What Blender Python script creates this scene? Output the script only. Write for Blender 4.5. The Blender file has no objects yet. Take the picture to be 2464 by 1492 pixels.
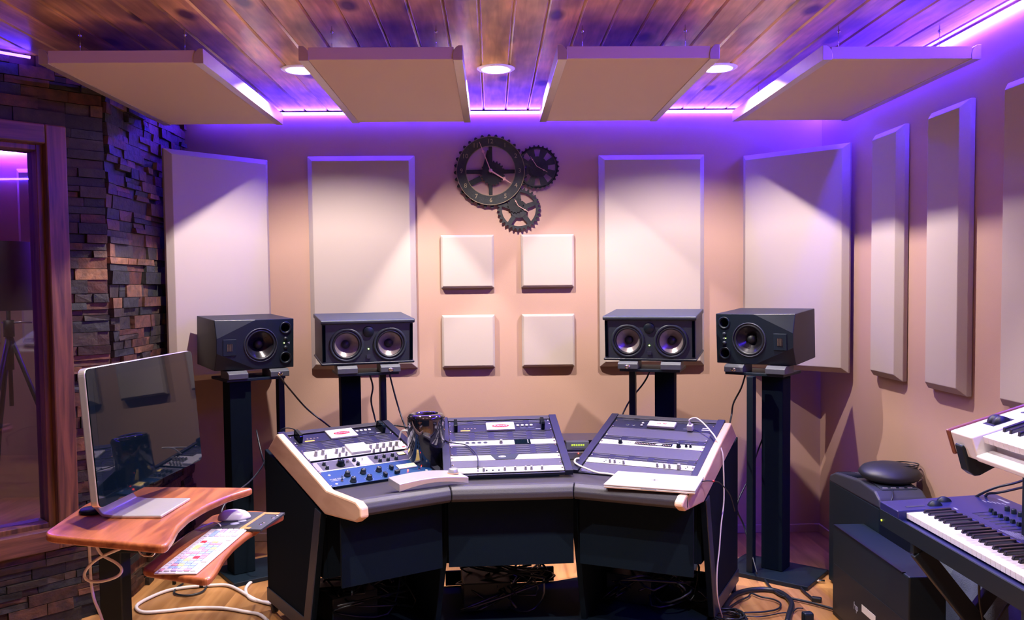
import bpy, bmesh, math, random
from mathutils import Vector, Matrix

# ------------------------------------------------------------------ camera
F_PX, CY_PX, YAW, PITCH, ROLL, CAM_Z = 2046.1, 780.8, .0231, .0458, -.0106, 1.477
def cam_axes():
    f0 = Vector((math.sin(YAW), math.cos(YAW), 0)); R = Vector((math.cos(YAW), -math.sin(YAW), 0)); Z = Vector((0, 0, 1))
    fw = f0*math.cos(PITCH) - Z*math.sin(PITCH); U = f0*math.sin(PITCH) + Z*math.cos(PITCH)
    return R*math.cos(ROLL) + U*math.sin(ROLL), U*math.cos(ROLL) - R*math.sin(ROLL), fw
RI, UP, FW = cam_axes()
scn = bpy.context.scene
col = scn.collection
cam = bpy.data.cameras.new('camera'); cam.sensor_width = 36; cam.lens = 36*F_PX/2464
cam.shift_y = (CY_PX-746)/2464; cam.clip_start = .05
cam_o = bpy.data.objects.new('camera', cam); col.objects.link(cam_o)
cam_o.matrix_world = Matrix(((RI.x, UP.x, -FW.x, 0), (RI.y, UP.y, -FW.y, 0), (RI.z, UP.z, -FW.z, CAM_Z), (0, 0, 0, 1)))
scn.camera = cam_o
# ------------------------------------------------------------------ world, exposure, downlights and LED levels
w = bpy.data.worlds.new('world'); scn.world = w; w.use_nodes = True
w.node_tree.nodes['Background'].inputs[0].default_value = (.16, .42, .62, 1)
w.node_tree.nodes['Background'].inputs[1].default_value = .04
scn.view_settings.view_transform = 'Standard'; scn.view_settings.look = 'None'
scn.view_settings.exposure = 0.15; scn.view_settings.gamma = 1.0; scn.view_settings.use_curve_mapping = False
LAMP_W = 175.0          # watts of each recessed downlight
LAMP_COL = (1.0, .87, .82)
LED_STR = 300.0
LED_COL = (.055, .018, 1.0)
LED_COL_R = (.050, .020, 1.0)
ROWS = [(-.87, 3.985), (.03, 3.985), (1.065, 3.987),           # the three seen in the photo
        (-.87, 2.1), (.05, 2.1), (1.0, 2.1), (-.87, -.4), (.05, -.4), (1.0, -.4), (-3.1, 5.0)]  # last entry is a downlight added to brighten the booth

# ------------------------------------------------------------------ helpers
def ray(px, py): return RI*((px-1232)/F_PX) - UP*((py-CY_PX)/F_PX) + FW
CAM = Vector((0, 0, CAM_Z))
def onz(px, py, z): d = ray(px, py); return CAM + d*((z-CAM_Z)/d.z)
def ony(px, py, y): d = ray(px, py); return CAM + d*(y/d.y)
def onx(px, py, x): d = ray(px, py); return CAM + d*(x/d.x)
def srgb(r, g, b): return tuple(((c/255)/12.92 if c <= 10 else ((c/255+.055)/1.055)**2.4) for c in (r, g, b))
rnd = random.Random(7)

class MB:
    def __init__(s): s.v = []; s.f = []; s.m = []; s.sm = []
    def add(s, vs, fs, mi=0, smooth=False, M=None):
        o = len(s.v)
        s.v += [tuple(M @ Vector(p)) if M else tuple(p) for p in vs]
        for f in fs: s.f.append([i+o for i in f]); s.m.append(mi); s.sm.append(smooth)
        return s
    def box(s, a, b, mi=0, M=None):
        x0, y0, z0 = a; x1, y1, z1 = b
        return s.add([(x0,y0,z0),(x1,y0,z0),(x1,y1,z0),(x0,y1,z0),(x0,y0,z1),(x1,y0,z1),(x1,y1,z1),(x0,y1,z1)],
              [(0,3,2,1),(4,5,6,7),(0,1,5,4),(1,2,6,5),(2,3,7,6),(3,0,4,7)], mi, False, M)
    def prism(s, poly, axis, a, b, mi=0, M=None):
        # poly: 2D points; axis 'x': (y,z); 'y': (x,z); 'z': (x,y)
        def p3(p, t):
            return (t, p[0], p[1]) if axis == 'x' else (p[0], t, p[1]) if axis == 'y' else (p[0], p[1], t)
        n = len(poly)
        vs = [p3(p, a) for p in poly] + [p3(p, b) for p in poly]
        fs = [list(range(n)), list(range(2*n-1, n-1, -1))] + [(i, i+n, (i+1) % n + n, (i+1) % n) for i in range(n)]
        return s.add(vs, fs, mi, False, M)
    def lathe(s, prof, seg=28, mi=0, M=None, smooth=True, cap0=False, cap1=False):
        vs = []; fs = []
        for r, h in prof:
            for k in range(seg):
                a = 2*math.pi*k/seg; vs.append((r*math.cos(a), r*math.sin(a), h))
        for i in range(len(prof)-1):
            for k in range(seg):
                k2 = (k+1) % seg
                fs.append((i*seg+k, i*seg+k2, (i+1)*seg+k2, (i+1)*seg+k))
        if cap0: fs.append(list(range(seg))[::-1])
        if cap1: fs.append([(len(prof)-1)*seg+k for k in range(seg)])
        return s.add(vs, fs, mi, smooth, M)
    def cyl(s, r, h0, h1, seg=24, mi=0, M=None, r2=None):
        s.lathe([(r, h0), (r if r2 is None else r2, h1)], seg, mi, M, True, True, True); return s
    def tube(s, pts, r, seg=8, mi=0, smooth_n=5, M=None):
        P = [Vector(p) for p in pts]
        if smooth_n > 1 and len(P) > 2:
            Q = []
            for i in range(len(P)-1):
                p0 = P[max(i-1, 0)]; p1 = P[i]; p2 = P[i+1]; p3 = P[min(i+2, len(P)-1)]
                for k in range(smooth_n):
                    t = k/smooth_n
                    Q.append(.5*((2*p1)+(p2-p0)*t+(2*p0-5*p1+4*p2-p3)*t*t+(3*p1-p0-3*p2+p3)*t**3))
            Q.append(P[-1]); P = Q
        vs = []; fs = []; prev = None
        for i, p in enumerate(P):
            d = (P[min(i+1, len(P)-1)]-P[max(i-1, 0)])
            if d.length < 1e-9: d = Vector((0, 0, 1))
            d.normalize()
            if prev is None: n = d.orthogonal().normalized()
            else:
                n = prev - d*prev.dot(d)
                n = n.normalized() if n.length > 1e-6 else d.orthogonal().normalized()
            prev = n; b = d.cross(n)
            for k in range(seg):
                a = 2*math.pi*k/seg; vs.append(tuple(p + n*(r*math.cos(a)) + b*(r*math.sin(a))))
        for i in range(len(P)-1):
            for k in range(seg):
                k2 = (k+1) % seg; fs.append((i*seg+k, (i+1)*seg+k, (i+1)*seg+k2, i*seg+k2))
        fs.append(list(range(seg))); fs.append([(len(P)-1)*seg+k for k in range(seg)][::-1])
        return s.add(vs, fs, mi, True, M)
    def hull(s, pts, mi=0, M=None):
        bm = bmesh.new()
        for p in pts: bm.verts.new(p)
        r = bmesh.ops.convex_hull(bm, input=bm.verts)
        bm.verts.index_update()
        used = [v for v in bm.verts if v.link_faces]
        ix = {v: i for i, v in enumerate(used)}
        s.add([tuple(v.co) for v in used], [[ix[v] for v in f.verts] for f in bm.faces], mi, False, M)
        bm.free(); return s
    def build(s, name, mats, parent=None, M=None, bevel=0, segs=2, fixn=True, attr=None):
        me = bpy.data.meshes.new(name)
        me.from_pydata(s.v, [], s.f)
        if not isinstance(mats, (list, tuple)): mats = [mats]
        for m in mats: me.materials.append(m)
        me.polygons.foreach_set('material_index', s.m); me.polygons.foreach_set('use_smooth', s.sm)
        if attr:
            a = me.color_attributes.new('tint', 'FLOAT_COLOR', 'POINT')
            a.data.foreach_set('color', [c for t in attr for c in t])
        if fixn:
            bm = bmesh.new(); bm.from_mesh(me); bmesh.ops.recalc_face_normals(bm, faces=bm.faces); bm.to_mesh(me); bm.free()
        o = bpy.data.objects.new(name, me); col.objects.link(o)
        if parent is not None: o.parent = parent
        if M is not None: o.matrix_local = M
        if bevel:
            b = o.modifiers.new('bevel', 'BEVEL'); b.width = bevel; b.segments = segs; b.limit_method = 'ANGLE'; b.angle_limit = .6
            b.harden_normals = False
        return o

def empty(name, M): 
    o = bpy.data.objects.new(name, None); o.empty_display_size = .05; col.objects.link(o)
    o.matrix_world = M if isinstance(M, Matrix) else Matrix.Translation(M); return o
def tag(o, label, cat, group=None, kind=None):
    o['label'] = label; o['category'] = cat
    if group: o['group'] = group
    if kind: o['kind'] = kind
    return o
def struct(o, label=None):
    o['kind'] = 'structure'
    if label: o['label'] = label
    return o
def dup(o, parent=None, M=None, name=None):
    if o.type == 'LIGHT': return None
    c = o.copy(); col.objects.link(c); c.parent = parent
    if M is not None: c.matrix_local = M
    for ch in list(o.children): dup(ch, c)
    return c
def T(x, y, z): return Matrix.Translation((x, y, z))
def Rz(a): return Matrix.Rotation(a, 4, 'Z')
def Rx(a): return Matrix.Rotation(a, 4, 'X')
def Ry(a): return Matrix.Rotation(a, 4, 'Y')
def lettering(txt, size, mat, parent, M, extr=.0002, name='lettering', align='CENTER'):
    c = bpy.data.curves.new(name, 'FONT'); c.body = txt; c.size = size; c.extrude = extr
    c.align_x = align; c.align_y = 'CENTER'; c.materials.append(mat); c.resolution_u = 2
    tmp = bpy.data.objects.new(name, c); col.objects.link(tmp)
    me = bpy.data.meshes.new_from_object(tmp.evaluated_get(bpy.context.evaluated_depsgraph_get()))
    bpy.data.objects.remove(tmp); bpy.data.curves.remove(c)
    if not me.materials: me.materials.append(mat)
    o = bpy.data.objects.new(name, me); col.objects.link(o); o.parent = parent; o.matrix_local = M
    return o

# ------------------------------------------------------------------ materials
def new_mat(name):
    m = bpy.data.materials.new(name); m.use_nodes = True
    return m, m.node_tree, m.node_tree.nodes['Principled BSDF']
def N(nt, t, **kw):
    n = nt.nodes.new(t)
    for k, v in kw.items():
        if k.startswith('i_'): n.inputs[int(k[2:])].default_value = v
        else: setattr(n, k, v)
    return n
def mat(name, c, rough=.5, metal=0, var=.06, scale=30, bump=0, bscale=200, spec=.5, emit=None, estr=0, coat=0):
    m, nt, b = new_mat(name)
    b.inputs['Roughness'].default_value = rough; b.inputs['Metallic'].default_value = metal
    b.inputs['Specular IOR Level'].default_value = spec; b.inputs['Coat Weight'].default_value = coat
    b.inputs['Coat Roughness'].default_value = .08
    tc = N(nt, 'ShaderNodeTexCoord')
    n = N(nt, 'ShaderNodeTexNoise'); n.inputs['Scale'].default_value = scale; n.inputs['Detail'].default_value = 3
    nt.links.new(tc.outputs['Object'], n.inputs['Vector'])
    r = N(nt, 'ShaderNodeValToRGB')
    lo = tuple(max(0, x*(1-var)) for x in c); hi = tuple(min(1, x*(1+var)) for x in c)
    r.color_ramp.elements[0].position = .3; r.color_ramp.elements[1].position = .7
    r.color_ramp.elements[0].color = (*lo, 1); r.color_ramp.elements[1].color = (*hi, 1)
    nt.links.new(n.outputs[0], r.inputs[0]); nt.links.new(r.outputs[0], b.inputs['Base Color'])
    if bump:
        n2 = N(nt, 'ShaderNodeTexNoise'); n2.inputs['Scale'].default_value = bscale; n2.inputs['Detail'].default_value = 2
        nt.links.new(tc.outputs['Object'], n2.inputs['Vector'])
        bp = N(nt, 'ShaderNodeBump'); bp.inputs['Strength'].default_value = bump; bp.inputs['Distance'].default_value = .002
        nt.links.new(n2.outputs[0], bp.inputs['Height']); nt.links.new(bp.outputs[0], b.inputs['Normal'])
    if emit:
        b.inputs['Emission Color'].default_value = (*emit, 1); b.inputs['Emission Strength'].default_value = estr
    return m
def emit_mat(name, c, s):
    m, nt, b = new_mat(name)
    b.inputs['Base Color'].default_value = (*[min(1, x) for x in c], 1)
    b.inputs['Emission Color'].default_value = (*c, 1); b.inputs['Emission Strength'].default_value = s
    return m
def wood_mat(name, c0, c1, axis='Y', plank=0, phase=0, rough=.4, knots=0, grain=(60, 60, 3), coat=.2, mottle=None, spec=.5):
    """streaked timber; grain = noise scale per axis, plank = board width across X (0: none)"""
    m, nt, b = new_mat(name); L = nt.links.new
    tc = N(nt, 'ShaderNodeTexCoord'); mp = N(nt, 'ShaderNodeMapping'); mp.inputs['Scale'].default_value = grain
    sep = N(nt, 'ShaderNodeSeparateXYZ'); L(tc.outputs['Object'], sep.inputs[0])
    vec = tc.outputs['Object']; idx = None
    if plank:
        a = N(nt, 'ShaderNodeMath', operation='SUBTRACT'); L(sep.outputs[0], a.inputs[0]); a.inputs[1].default_value = phase
        d = N(nt, 'ShaderNodeMath', operation='DIVIDE'); L(a.outputs[0], d.inputs[0]); d.inputs[1].default_value = plank
        fl = N(nt, 'ShaderNodeMath', operation='FLOOR'); L(d.outputs[0], fl.inputs[0]); idx = fl.outputs[0]
        wn = N(nt, 'ShaderNodeTexWhiteNoise', noise_dimensions='1D'); L(idx, wn.inputs['W'])
        sc = N(nt, 'ShaderNodeVectorMath', operation='SCALE'); L(wn.outputs['Color'], sc.inputs[0]); sc.inputs['Scale'].default_value = 17
        ad = N(nt, 'ShaderNodeVectorMath', operation='ADD'); L(tc.outputs['Object'], ad.inputs[0]); L(sc.outputs[0], ad.inputs[1])
        vec = ad.outputs[0]
    L(vec, mp.inputs['Vector'])
    n = N(nt, 'ShaderNodeTexNoise'); n.inputs['Scale'].default_value = 1; n.inputs['Detail'].default_value = 5; n.inputs['Distortion'].default_value = .6
    L(mp.outputs[0], n.inputs['Vector'])
    r = N(nt, 'ShaderNodeValToRGB'); r.color_ramp.elements[0].position = .32; r.color_ramp.elements[1].position = .68
    r.color_ramp.elements[0].color = (*c0, 1); r.color_ramp.elements[1].color = (*c1, 1); L(n.outputs[0], r.inputs[0])
    out = r.outputs[0]
    def mul(out, fac_out, lo, hi, p0=.35, p1=.65):
        rr = N(nt, 'ShaderNodeValToRGB'); rr.color_ramp.elements[0].position = p0; rr.color_ramp.elements[1].position = p1
        rr.color_ramp.elements[0].color = (*lo, 1); rr.color_ramp.elements[1].color = (*hi, 1); L(fac_out, rr.inputs[0])
        mx = N(nt, 'ShaderNodeMix', data_type='RGBA', blend_type='MULTIPLY'); mx.inputs[0].default_value = 1
        L(out, mx.inputs[6]); L(rr.outputs[0], mx.inputs[7]); return mx.outputs[2]
    if mottle:
        n2 = N(nt, 'ShaderNodeTexNoise'); n2.inputs['Scale'].default_value = mottle; n2.inputs['Detail'].default_value = 2
        mp2 = N(nt, 'ShaderNodeMapping'); mp2.inputs['Scale'].default_value = (1, .45, 1) if axis == 'Y' else (1, 1, 1)
        L(vec, mp2.inputs['Vector']); L(mp2.outputs[0], n2.inputs['Vector'])
        out = mul(out, n2.outputs[0], (.50, .48, .47), (1.25, 1.2, 1.1))
    if idx is not None:
        out = mul(out, wn.outputs['Value'], (.75, .72, .7), (1.2, 1.15, 1.1), 0, 1)
    if knots:
        vo = N(nt, 'ShaderNodeTexVoronoi', voronoi_dimensions='2D'); vo.inputs['Scale'].default_value = knots
        mp3 = N(nt, 'ShaderNodeMapping'); mp3.inputs['Scale'].default_value = (1, .5, 1); L(vec, mp3.inputs['Vector'])
        L(mp3.outputs[0], vo.inputs['Vector'])
        out = mul(out, vo.outputs['Distance'], (.16, .12, .10), (1, 1, 1), .06, .13)
    L(out, b.inputs['Base Color']); b.inputs['Roughness'].default_value = rough
    b.inputs['Coat Weight'].default_value = coat; b.inputs['Coat Roughness'].default_value = .25; b.inputs['Specular IOR Level'].default_value = spec
    bp = N(nt, 'ShaderNodeBump'); bp.inputs['Strength'].default_value = .15; bp.inputs['Distance'].default_value = .001
    L(n.outputs[0], bp.inputs['Height']); L(bp.outputs[0], b.inputs['Normal'])
    return m

M_WALL = mat('wall_paint', srgb(166, 135, 119), .75, 0, .02, 3, .15, 260, .3)
M_CEIL = wood_mat('ceiling_boards', srgb(184, 144, 98), srgb(230, 188, 136), plank=.1265, phase=-.036, rough=.36, knots=3.2, grain=(38, 3.5, 38), coat=.35, mottle=7)
M_FLOOR = wood_mat('floor_boards', srgb(158, 112, 66), srgb(192, 148, 98), plank=.14, phase=0, rough=.35, grain=(22, 1.6, 22), coat=.15, mottle=3.0)
M_FRAME = wood_mat('window_casing', srgb(66, 36, 22), srgb(128, 78, 50), rough=.5, grain=(52, 3.0, 52), coat=.1, axis='X')
M_FRAMEH = wood_mat('window_casing_level', srgb(62, 34, 26), srgb(120, 74, 56), rough=.5, grain=(3.0, 52, 52), coat=.1, axis='X')
M_CART = wood_mat('cherry_laminate', srgb(122, 62, 36), srgb(180, 106, 64), rough=.28, grain=(34, 5, 34), coat=.4, mottle=None)
M_MAPLE = wood_mat('maple_cheek', srgb(186, 150, 124), srgb(214, 182, 156), rough=.35, grain=(14, 3, 14), coat=.3)
M_FAB = mat('panel_fabric', srgb(168, 156, 148), .95, 0, .03, 500, .35, 900, .15)
M_FABC = mat('cloud_fabric', srgb(196, 176, 164), .95, 0, .03, 500, .35, 900, .15)
M_RAIL = mat('cloud_rail', srgb(186, 172, 162), .34, .55, .03, 60)
M_DARK = (.002, .009, .017)
M_BLACK = mat('black_satin', M_DARK, .5, 0, .05, 40, 0, 200, .35)
M_BLACKM = mat('black_matte', (.0007, .005, .011), .85, 0, .05, 40, .2, 400, .12)
M_BLACKG = mat('black_gloss', (.003, .007, .012), .03, 0, .03, 40, 0, 200, .25)
M_SPK = mat('speaker_black', (.0025, .008, .015), .42, 0, .05, 60, .1, 500, .4)
M_SPKG = mat('speaker_grey', srgb(40, 48, 56), .45, 0, .05, 60, .12, 500, .4)
M_VOID = mat('deep_black', (.0005, .002, .004), 1, 0, .02, 30, 0, 200, 0)
M_PAD = mat('pad_steel', srgb(78, 82, 88), .5, .3, .04, 60)
M_VINYL = mat('armrest_vinyl', srgb(50, 50, 58), .5, 0, .05, 60, .3, 300, .35)
M_TOP = mat('desk_laminate', srgb(46, 44, 48), .5, 0, .05, 80, .15, 400, .35)
M_NAVY = mat('rack_frame_paint', srgb(13, 16, 36), .45, .1, .05, 60, .1, 400, .4)
M_GREYP = mat('blank_panel_grey', srgb(66, 64, 76), .5, .2, .04, 80)
M_VENT = mat('vent_panel', srgb(12, 15, 36), .45, .2, .05, 60)
M_SLOT = mat('vent_slots', srgb(44, 44, 56), .6)
M_SILVER = mat('brushed_silver', srgb(168, 168, 174), .3, .55, .03, 60)
M_WHITEP = mat('white_plate', srgb(184, 182, 184), .35, 0, .02, 50)
M_ALU = mat('aluminium', srgb(214, 210, 212), .3, .7, .02, 60)
M_CHROME = mat('chrome', srgb(220, 220, 224), .12, 1, .02, 60)
M_BLUE = mat('blue_enamel', srgb(8, 52, 96), .38, 0, .04, 40)
M_RED = mat('red_print', srgb(150, 10, 26), .5, 0, .05, 60)
M_CONE = mat('woofer_cone', srgb(150, 142, 140), .3, .5, .06, 90, .25, 160)
M_CONED = mat('dark_cone', srgb(34, 34, 40), .25, .3, .06, 90)
M_RUBBER = mat('rubber', (.006, .009, .013), .5, 0, .05, 50)
M_LEDG = emit_mat('green_led', (.55, 1.0, .12), 14)
M_LEDR = emit_mat('red_led', (1.0, .05, .03), 8)
M_AMBER = emit_mat('amber_meter', (1.0, .72, .22), 1.1)
M_LCDG = emit_mat('green_digits', (.55, .75, .05), .8)
M_WCABLE = mat('white_cable_sheath', srgb(214, 206, 204), .5, 0, .02, 50)
M_BCABLE = mat('black_cable_sheath', (.007, .011, .017), .4, 0, .03, 50)
M_CLOCK = mat('antique_iron', srgb(36, 38, 40), .5, .5, .25, 40, .4, 120)
M_CLOCKD = mat('antique_iron_dark', srgb(20, 23, 25), .6, .4, .25, 40, .4, 120)
M_BRASS = mat('aged_gold', srgb(132, 118, 92), .45, .5, .15, 60)
M_HAND = mat('pale_copper', srgb(216, 168, 150), .4, .3, .05, 60)
M_WHITEPL = mat('white_plastic', srgb(206, 202, 206), .3, 0, .02, 50)
M_IVORY = mat('white_key_plastic', srgb(212, 208, 216), .25, 0, .02, 50)
M_BLKKEY = mat('black_key_plastic', (.008, .009, .02), .22, 0, .02, 50, coat=.3)
M_SYNTH = mat('synth_panel_led_tint', srgb(34, 38, 92), .3, .1, .05, 60)  # blue LED reflection is mixed into the base colour
M_SYNWD = mat('synth_wood', srgb(110, 62, 50), .4, 0, .12, 40)
M_PRINT = mat('pale_print', srgb(140, 142, 158), .5, 0, .03, 50)
M_CLOTH = mat('grey_blanket', srgb(84, 92, 104), .95, 0, .12, 14, .8, 260, .1)
M_PCP = mat('dark_grey_plastic', srgb(46, 50, 62), .42, 0, .05, 60, .1, 400, .4)
M_MAT = mat('black_pad_top', srgb(34, 38, 46), .6, 0, .05, 50, .2, 300)
M_ORANGE = mat('tan_inlay', srgb(178, 120, 62), .5, 0, .05, 50)
M_STONE = None
def stone_mat():
    m, nt, b = new_mat('ledger_stone'); L = nt.links.new
    at = N(nt, 'ShaderNodeVertexColor', layer_name='tint')
    tc = N(nt, 'ShaderNodeTexCoord'); n = N(nt, 'ShaderNodeTexNoise'); n.inputs['Scale'].default_value = 26; n.inputs['Detail'].default_value = 6
    L(tc.outputs['Object'], n.inputs['Vector'])
    r = N(nt, 'ShaderNodeValToRGB'); r.color_ramp.elements[0].position = .3; r.color_ramp.elements[1].position = .72
    r.color_ramp.elements[0].color = (.45, .46, .48, 1); r.color_ramp.elements[1].color = (1.5, 1.35, 1.2, 1)
    L(n.outputs[0], r.inputs[0])
    mx = N(nt, 'ShaderNodeMix', data_type='RGBA', blend_type='MULTIPLY'); mx.inputs[0].default_value = 1
    L(at.outputs['Color'], mx.inputs[6]); L(r.outputs[0], mx.inputs[7]); L(mx.outputs[2], b.inputs['Base Color'])
    b.inputs['Roughness'].default_value = .7
    bp = N(nt, 'ShaderNodeBump'); bp.inputs['Strength'].default_value = .9; bp.inputs['Distance'].default_value = .008
    L(n.outputs[0], bp.inputs['Height']); L(bp.outputs[0], b.inputs['Normal'])
    return m
M_STONE = stone_mat()
def glass_mat():
    m, nt, b = new_mat('window_glass'); L = nt.links.new
    tr = N(nt, 'ShaderNodeBsdfTransparent'); tr.inputs[0].default_value = (.8, .83, .9, 1)
    gl = N(nt, 'ShaderNodeBsdfGlossy'); gl.inputs['Roughness'].default_value = .02
    fr = N(nt, 'ShaderNodeFresnel'); fr.inputs[0].default_value = 1.5
    mx = N(nt, 'ShaderNodeMixShader'); L(fr.outputs[0], mx.inputs[0]); L(tr.outputs[0], mx.inputs[1]); L(gl.outputs[0], mx.inputs[2])
    L(mx.outputs[0], nt.nodes['Material Output'].inputs['Surface']); return m
M_GLASS = glass_mat()

# ------------------------------------------------------------------ room shell
WY, WXR, WXL, HC = 4.94, 1.927, -1.76, 2.48
FOLD = Vector((WXL, 3.93, 0)); DD = Vector((-math.sqrt(.5), -math.sqrt(.5), 0)); DN = Vector((math.sqrt(.5), -math.sqrt(.5), 0))  # along the slanted wall / out of it
struct(MB().box((-4.6, -2.2, -.05), (2.1, 6.3, 0)).build('floor', M_FLOOR), 'light golden wood floor with boards running towards the back wall')
struct(MB().box((WXL-.1, WY, 0), (WXR+.1, WY+.1, HC)).build('wall_back', M_WALL), 'tan painted back wall behind the speakers')
struct(MB().box((WXR, -2.2, 0), (WXR+.1, WY, HC)).build('wall_right', M_WALL), 'tan painted right wall')
# ceiling boards with real grooves between them
cb = MB(); k0 = int(math.floor((-4.6+.036)/.1265)); k1 = int(math.ceil((WXR+.1+.036)/.1265))
for k in range(k0, k1):
    x0 = -.036+k*.1265; g = .0075
    cb.prism([(x0+g, HC), (x0+.1265-g, HC), (x0+.1265-g+.007, HC+.006), (x0+.1265-g+.007, HC+.02), (x0+g-.007, HC+.02), (x0+g-.007, HC+.006)], 'y', -2.2, 6.3)
cb.box((-4.6, -2.2, HC+.021), (2.1, 6.3, HC+.045))
ceil_o = cb.build('ceiling', M_CEIL)
struct(ceil_o, 'knotty brown stained board ceiling')
for n_, a, b_ in (('baseboard_back', (WXL+.03, WY-.012, 0), (WXR, WY, .05)), ('baseboard_right', (WXR-.012, -2.0, 0), (WXR, WY-.012, .05))):
    struct(MB().box(a, b_).build(n_, M_WALL, bevel=.004), 'low tan painted baseboard')

# stacked ledger stone on the left return wall and on the slanted wall
STC = [srgb(*c) for c in ((92, 62, 46), (70, 66, 62), (112, 78, 58), (54, 62, 66), (134, 94, 70), (84, 72, 62), (62, 56, 52), (152, 116, 88), (46, 52, 56), (100, 60, 44))]
def stone_wall(name, origin, along, normal, length, hole, label, seed):
    r = random.Random(seed); mb = MB(); tint = []
    Mw = Matrix((( along.x, 0, normal.x, origin.x), (along.y, 0, normal.y, origin.y), (0, 1, 0, 0), (0, 0, 0, 1)))   # (s, z, out)
    def put(s0, s1, z0, z1):
        d = .006 + r.random()*.026; g = .0012
        c = STC[r.randrange(len(STC))]; v = r.uniform(.20, .50)
        a = (s0+g, z0+g, -.01); j = lambda: r.uniform(-.004, .004)
        vs = [(s0+g, z0+g, -.01), (s1-g, z0+g, -.01), (s1-g, z1-g, -.01), (s0+g, z1-g, -.01),
              (s0+g, z0+g, d+j()), (s1-g, z0+g, d+j()), (s1-g, z1-g, d+j()), (s0+g, z1-g, d+j())]
        mb.add(vs, [(0,3,2,1),(4,5,6,7),(0,1,5,4),(1,2,6,5),(2,3,7,6),(3,0,4,7)], 0, False, Mw)
        tint.extend([(c[0]*v*1.15, c[1]*v, c[2]*v*.72, 1)]*8)
    z = 0
    while z < HC-.001:
        h = min(r.choice((.032, .04, .05, .05, .062)), HC-z); s = 0
        while s < length-.001:
            l = min(r.uniform(.05, .22), length-s)
            if length-s-l < .05: l = length-s
            if hole and s+l > hole[0] and s < hole[1] and z+h > hole[2] and z < hole[3]:
                if s < hole[0]-.02: put(s, hole[0], z, z+h)
                s = hole[1]; continue
            if h >= .05 and r.random() < .25:
                put(s, s+l, z, z+h*.5); put(s, s+l, z+h*.5, z+h)
            else: put(s, s+l, z, z+h)
            s += l
        z += h
    n0 = len(mb.v)
    if hole:
        for a, b_ in (((0, 0), (hole[0], HC)), ((hole[1], 0), (length, HC)), ((hole[0], 0), (hole[1], hole[2])), ((hole[0], hole[3]), (hole[1], HC))):
            mb.box((a[0], a[1], -.10), (b_[0], b_[1], -.001), 0, Mw)
    else: mb.box((0, 0, -.10), (length, HC, -.001), 0, Mw)
    tint.extend([(.02, .02, .02, 1)]*(len(mb.v)-n0))
    return struct(mb.build(name, M_STONE, attr=tint), label)
stone_wall('wall_left', Vector((WXL, 3.93, 0)), Vector((0, 1, 0)), Vector((1, 0, 0)), WY-3.93, None, 'short stacked stone wall left of the back corner', 3)
HS = (.215, 1.60, .40, 2.145)
stone_wall('wall_slanted', FOLD, DD, DN, 2.6, HS, 'slanted stacked stone wall around the booth window', 5)
# casing, jamb and glass of the booth window
Mw = Matrix(((DD.x, 0, DN.x, FOLD.x), (DD.y, 0, DN.y, FOLD.y), (0, 1, 0, 0), (0, 0, 0, 1)))
win = empty('window_1', T(FOLD.x+DD.x*.9, FOLD.y+DD.y*.9, .34)); struct(win, 'brown wood cased window into the recording booth')
wi = win.matrix_world.inverted() @ Mw
s0, s1, z0, z1 = .165, 1.66, .345, 2.19; t = .085
for nm, a, b_ in (('casing', (s0, z0, .0), (s0+t, z1, .045)), ('casing', (s1-t, z0, .0), (s1, z1, .045)),
                  ('casing', (s0+t, z1-t, .0), (s1-t, z1, .045)), ('sill', (s0+t, z0, .0), (s1-t, z0+t+.01, .05))):
    MB().box(a, b_).build(nm, M_FRAMEH if b_[0]-a[0] > .5 else M_FRAME, win, wi, bevel=.006)
jb = MB(); jo = (s0+t-.025, s1-t+.025, z0+t-.02, z1-t+.025)
for a, b_ in (((jo[0], jo[2], -.12), (jo[0]+.05, jo[3], -.001)), ((jo[1]-.05, jo[2], -.12), (jo[1], jo[3], -.001)),
              ((jo[0]+.05, jo[3]-.05, -.12), (jo[1]-.05, jo[3], -.001)), ((jo[0]+.05, jo[2], -.12), (jo[1]-.05, jo[2]+.05, -.001))):
    jb.box(a, b_)
jb.build('jamb', M_FRAME, win, wi, bevel=.003)
MB().box((jo[0]+.05, jo[2]+.05, -.062), (jo[1]-.05, jo[3]-.05, -.056)).build('glass_pane', M_GLASS, win, wi)

# ------------------------------------------------------------------ booth beyond the glass
BY = 6.1
struct(MB().box((-4.6, BY, 0), (-1.86, BY+.1, HC)).build('wall_booth_back', M_WALL), 'tan back wall of the booth beyond the window')
struct(MB().box((-1.96, WY+.1, 0), (-1.86, BY, HC)).build('wall_booth_right', M_WALL), 'right wall of the booth beyond the window')
struct(MB().box((-4.7, 2.0, 0), (-4.6, BY+.1, HC)).build('wall_booth_left', M_WALL), 'left wall of the booth beyond the window')
def bevel_panel(name, W, H, M, label, cat, group, m=None, depth=.05, bev=.03, bd=.03, mats=None):
    """fabric panel: local x across, z up, front towards -y, back at y=0"""
    mb = MB(); a = W/2; y0, y1 = -(depth-bd), -depth; b = bev
    vs = [(-a,0,0),(a,0,0),(a,0,H),(-a,0,H), (-a,y0,0),(a,y0,0),(a,y0,H),(-a,y0,H), (-a+b,y1,b),(a-b,y1,b),(a-b,y1,H-b),(-a+b,y1,H-b)]
    fs = [(3,2,1,0)] + [(i, (i+1) % 4, (i+1) % 4+4, i+4) for i in range(4)] + [(i+4, (i+1) % 4+4, (i+1) % 4+8, i+8) for i in range(4)] + [(8,9,10,11)]
    mb.add(vs, fs)
    o = mb.build(name, m or M_FAB, None, M @ T(0, -.002, 0), bevel=.0025, segs=2)
    return tag(o, label, cat, group)
M_LEDB = emit_mat('booth_led', (.16, .03, 1.0), 900)
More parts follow.
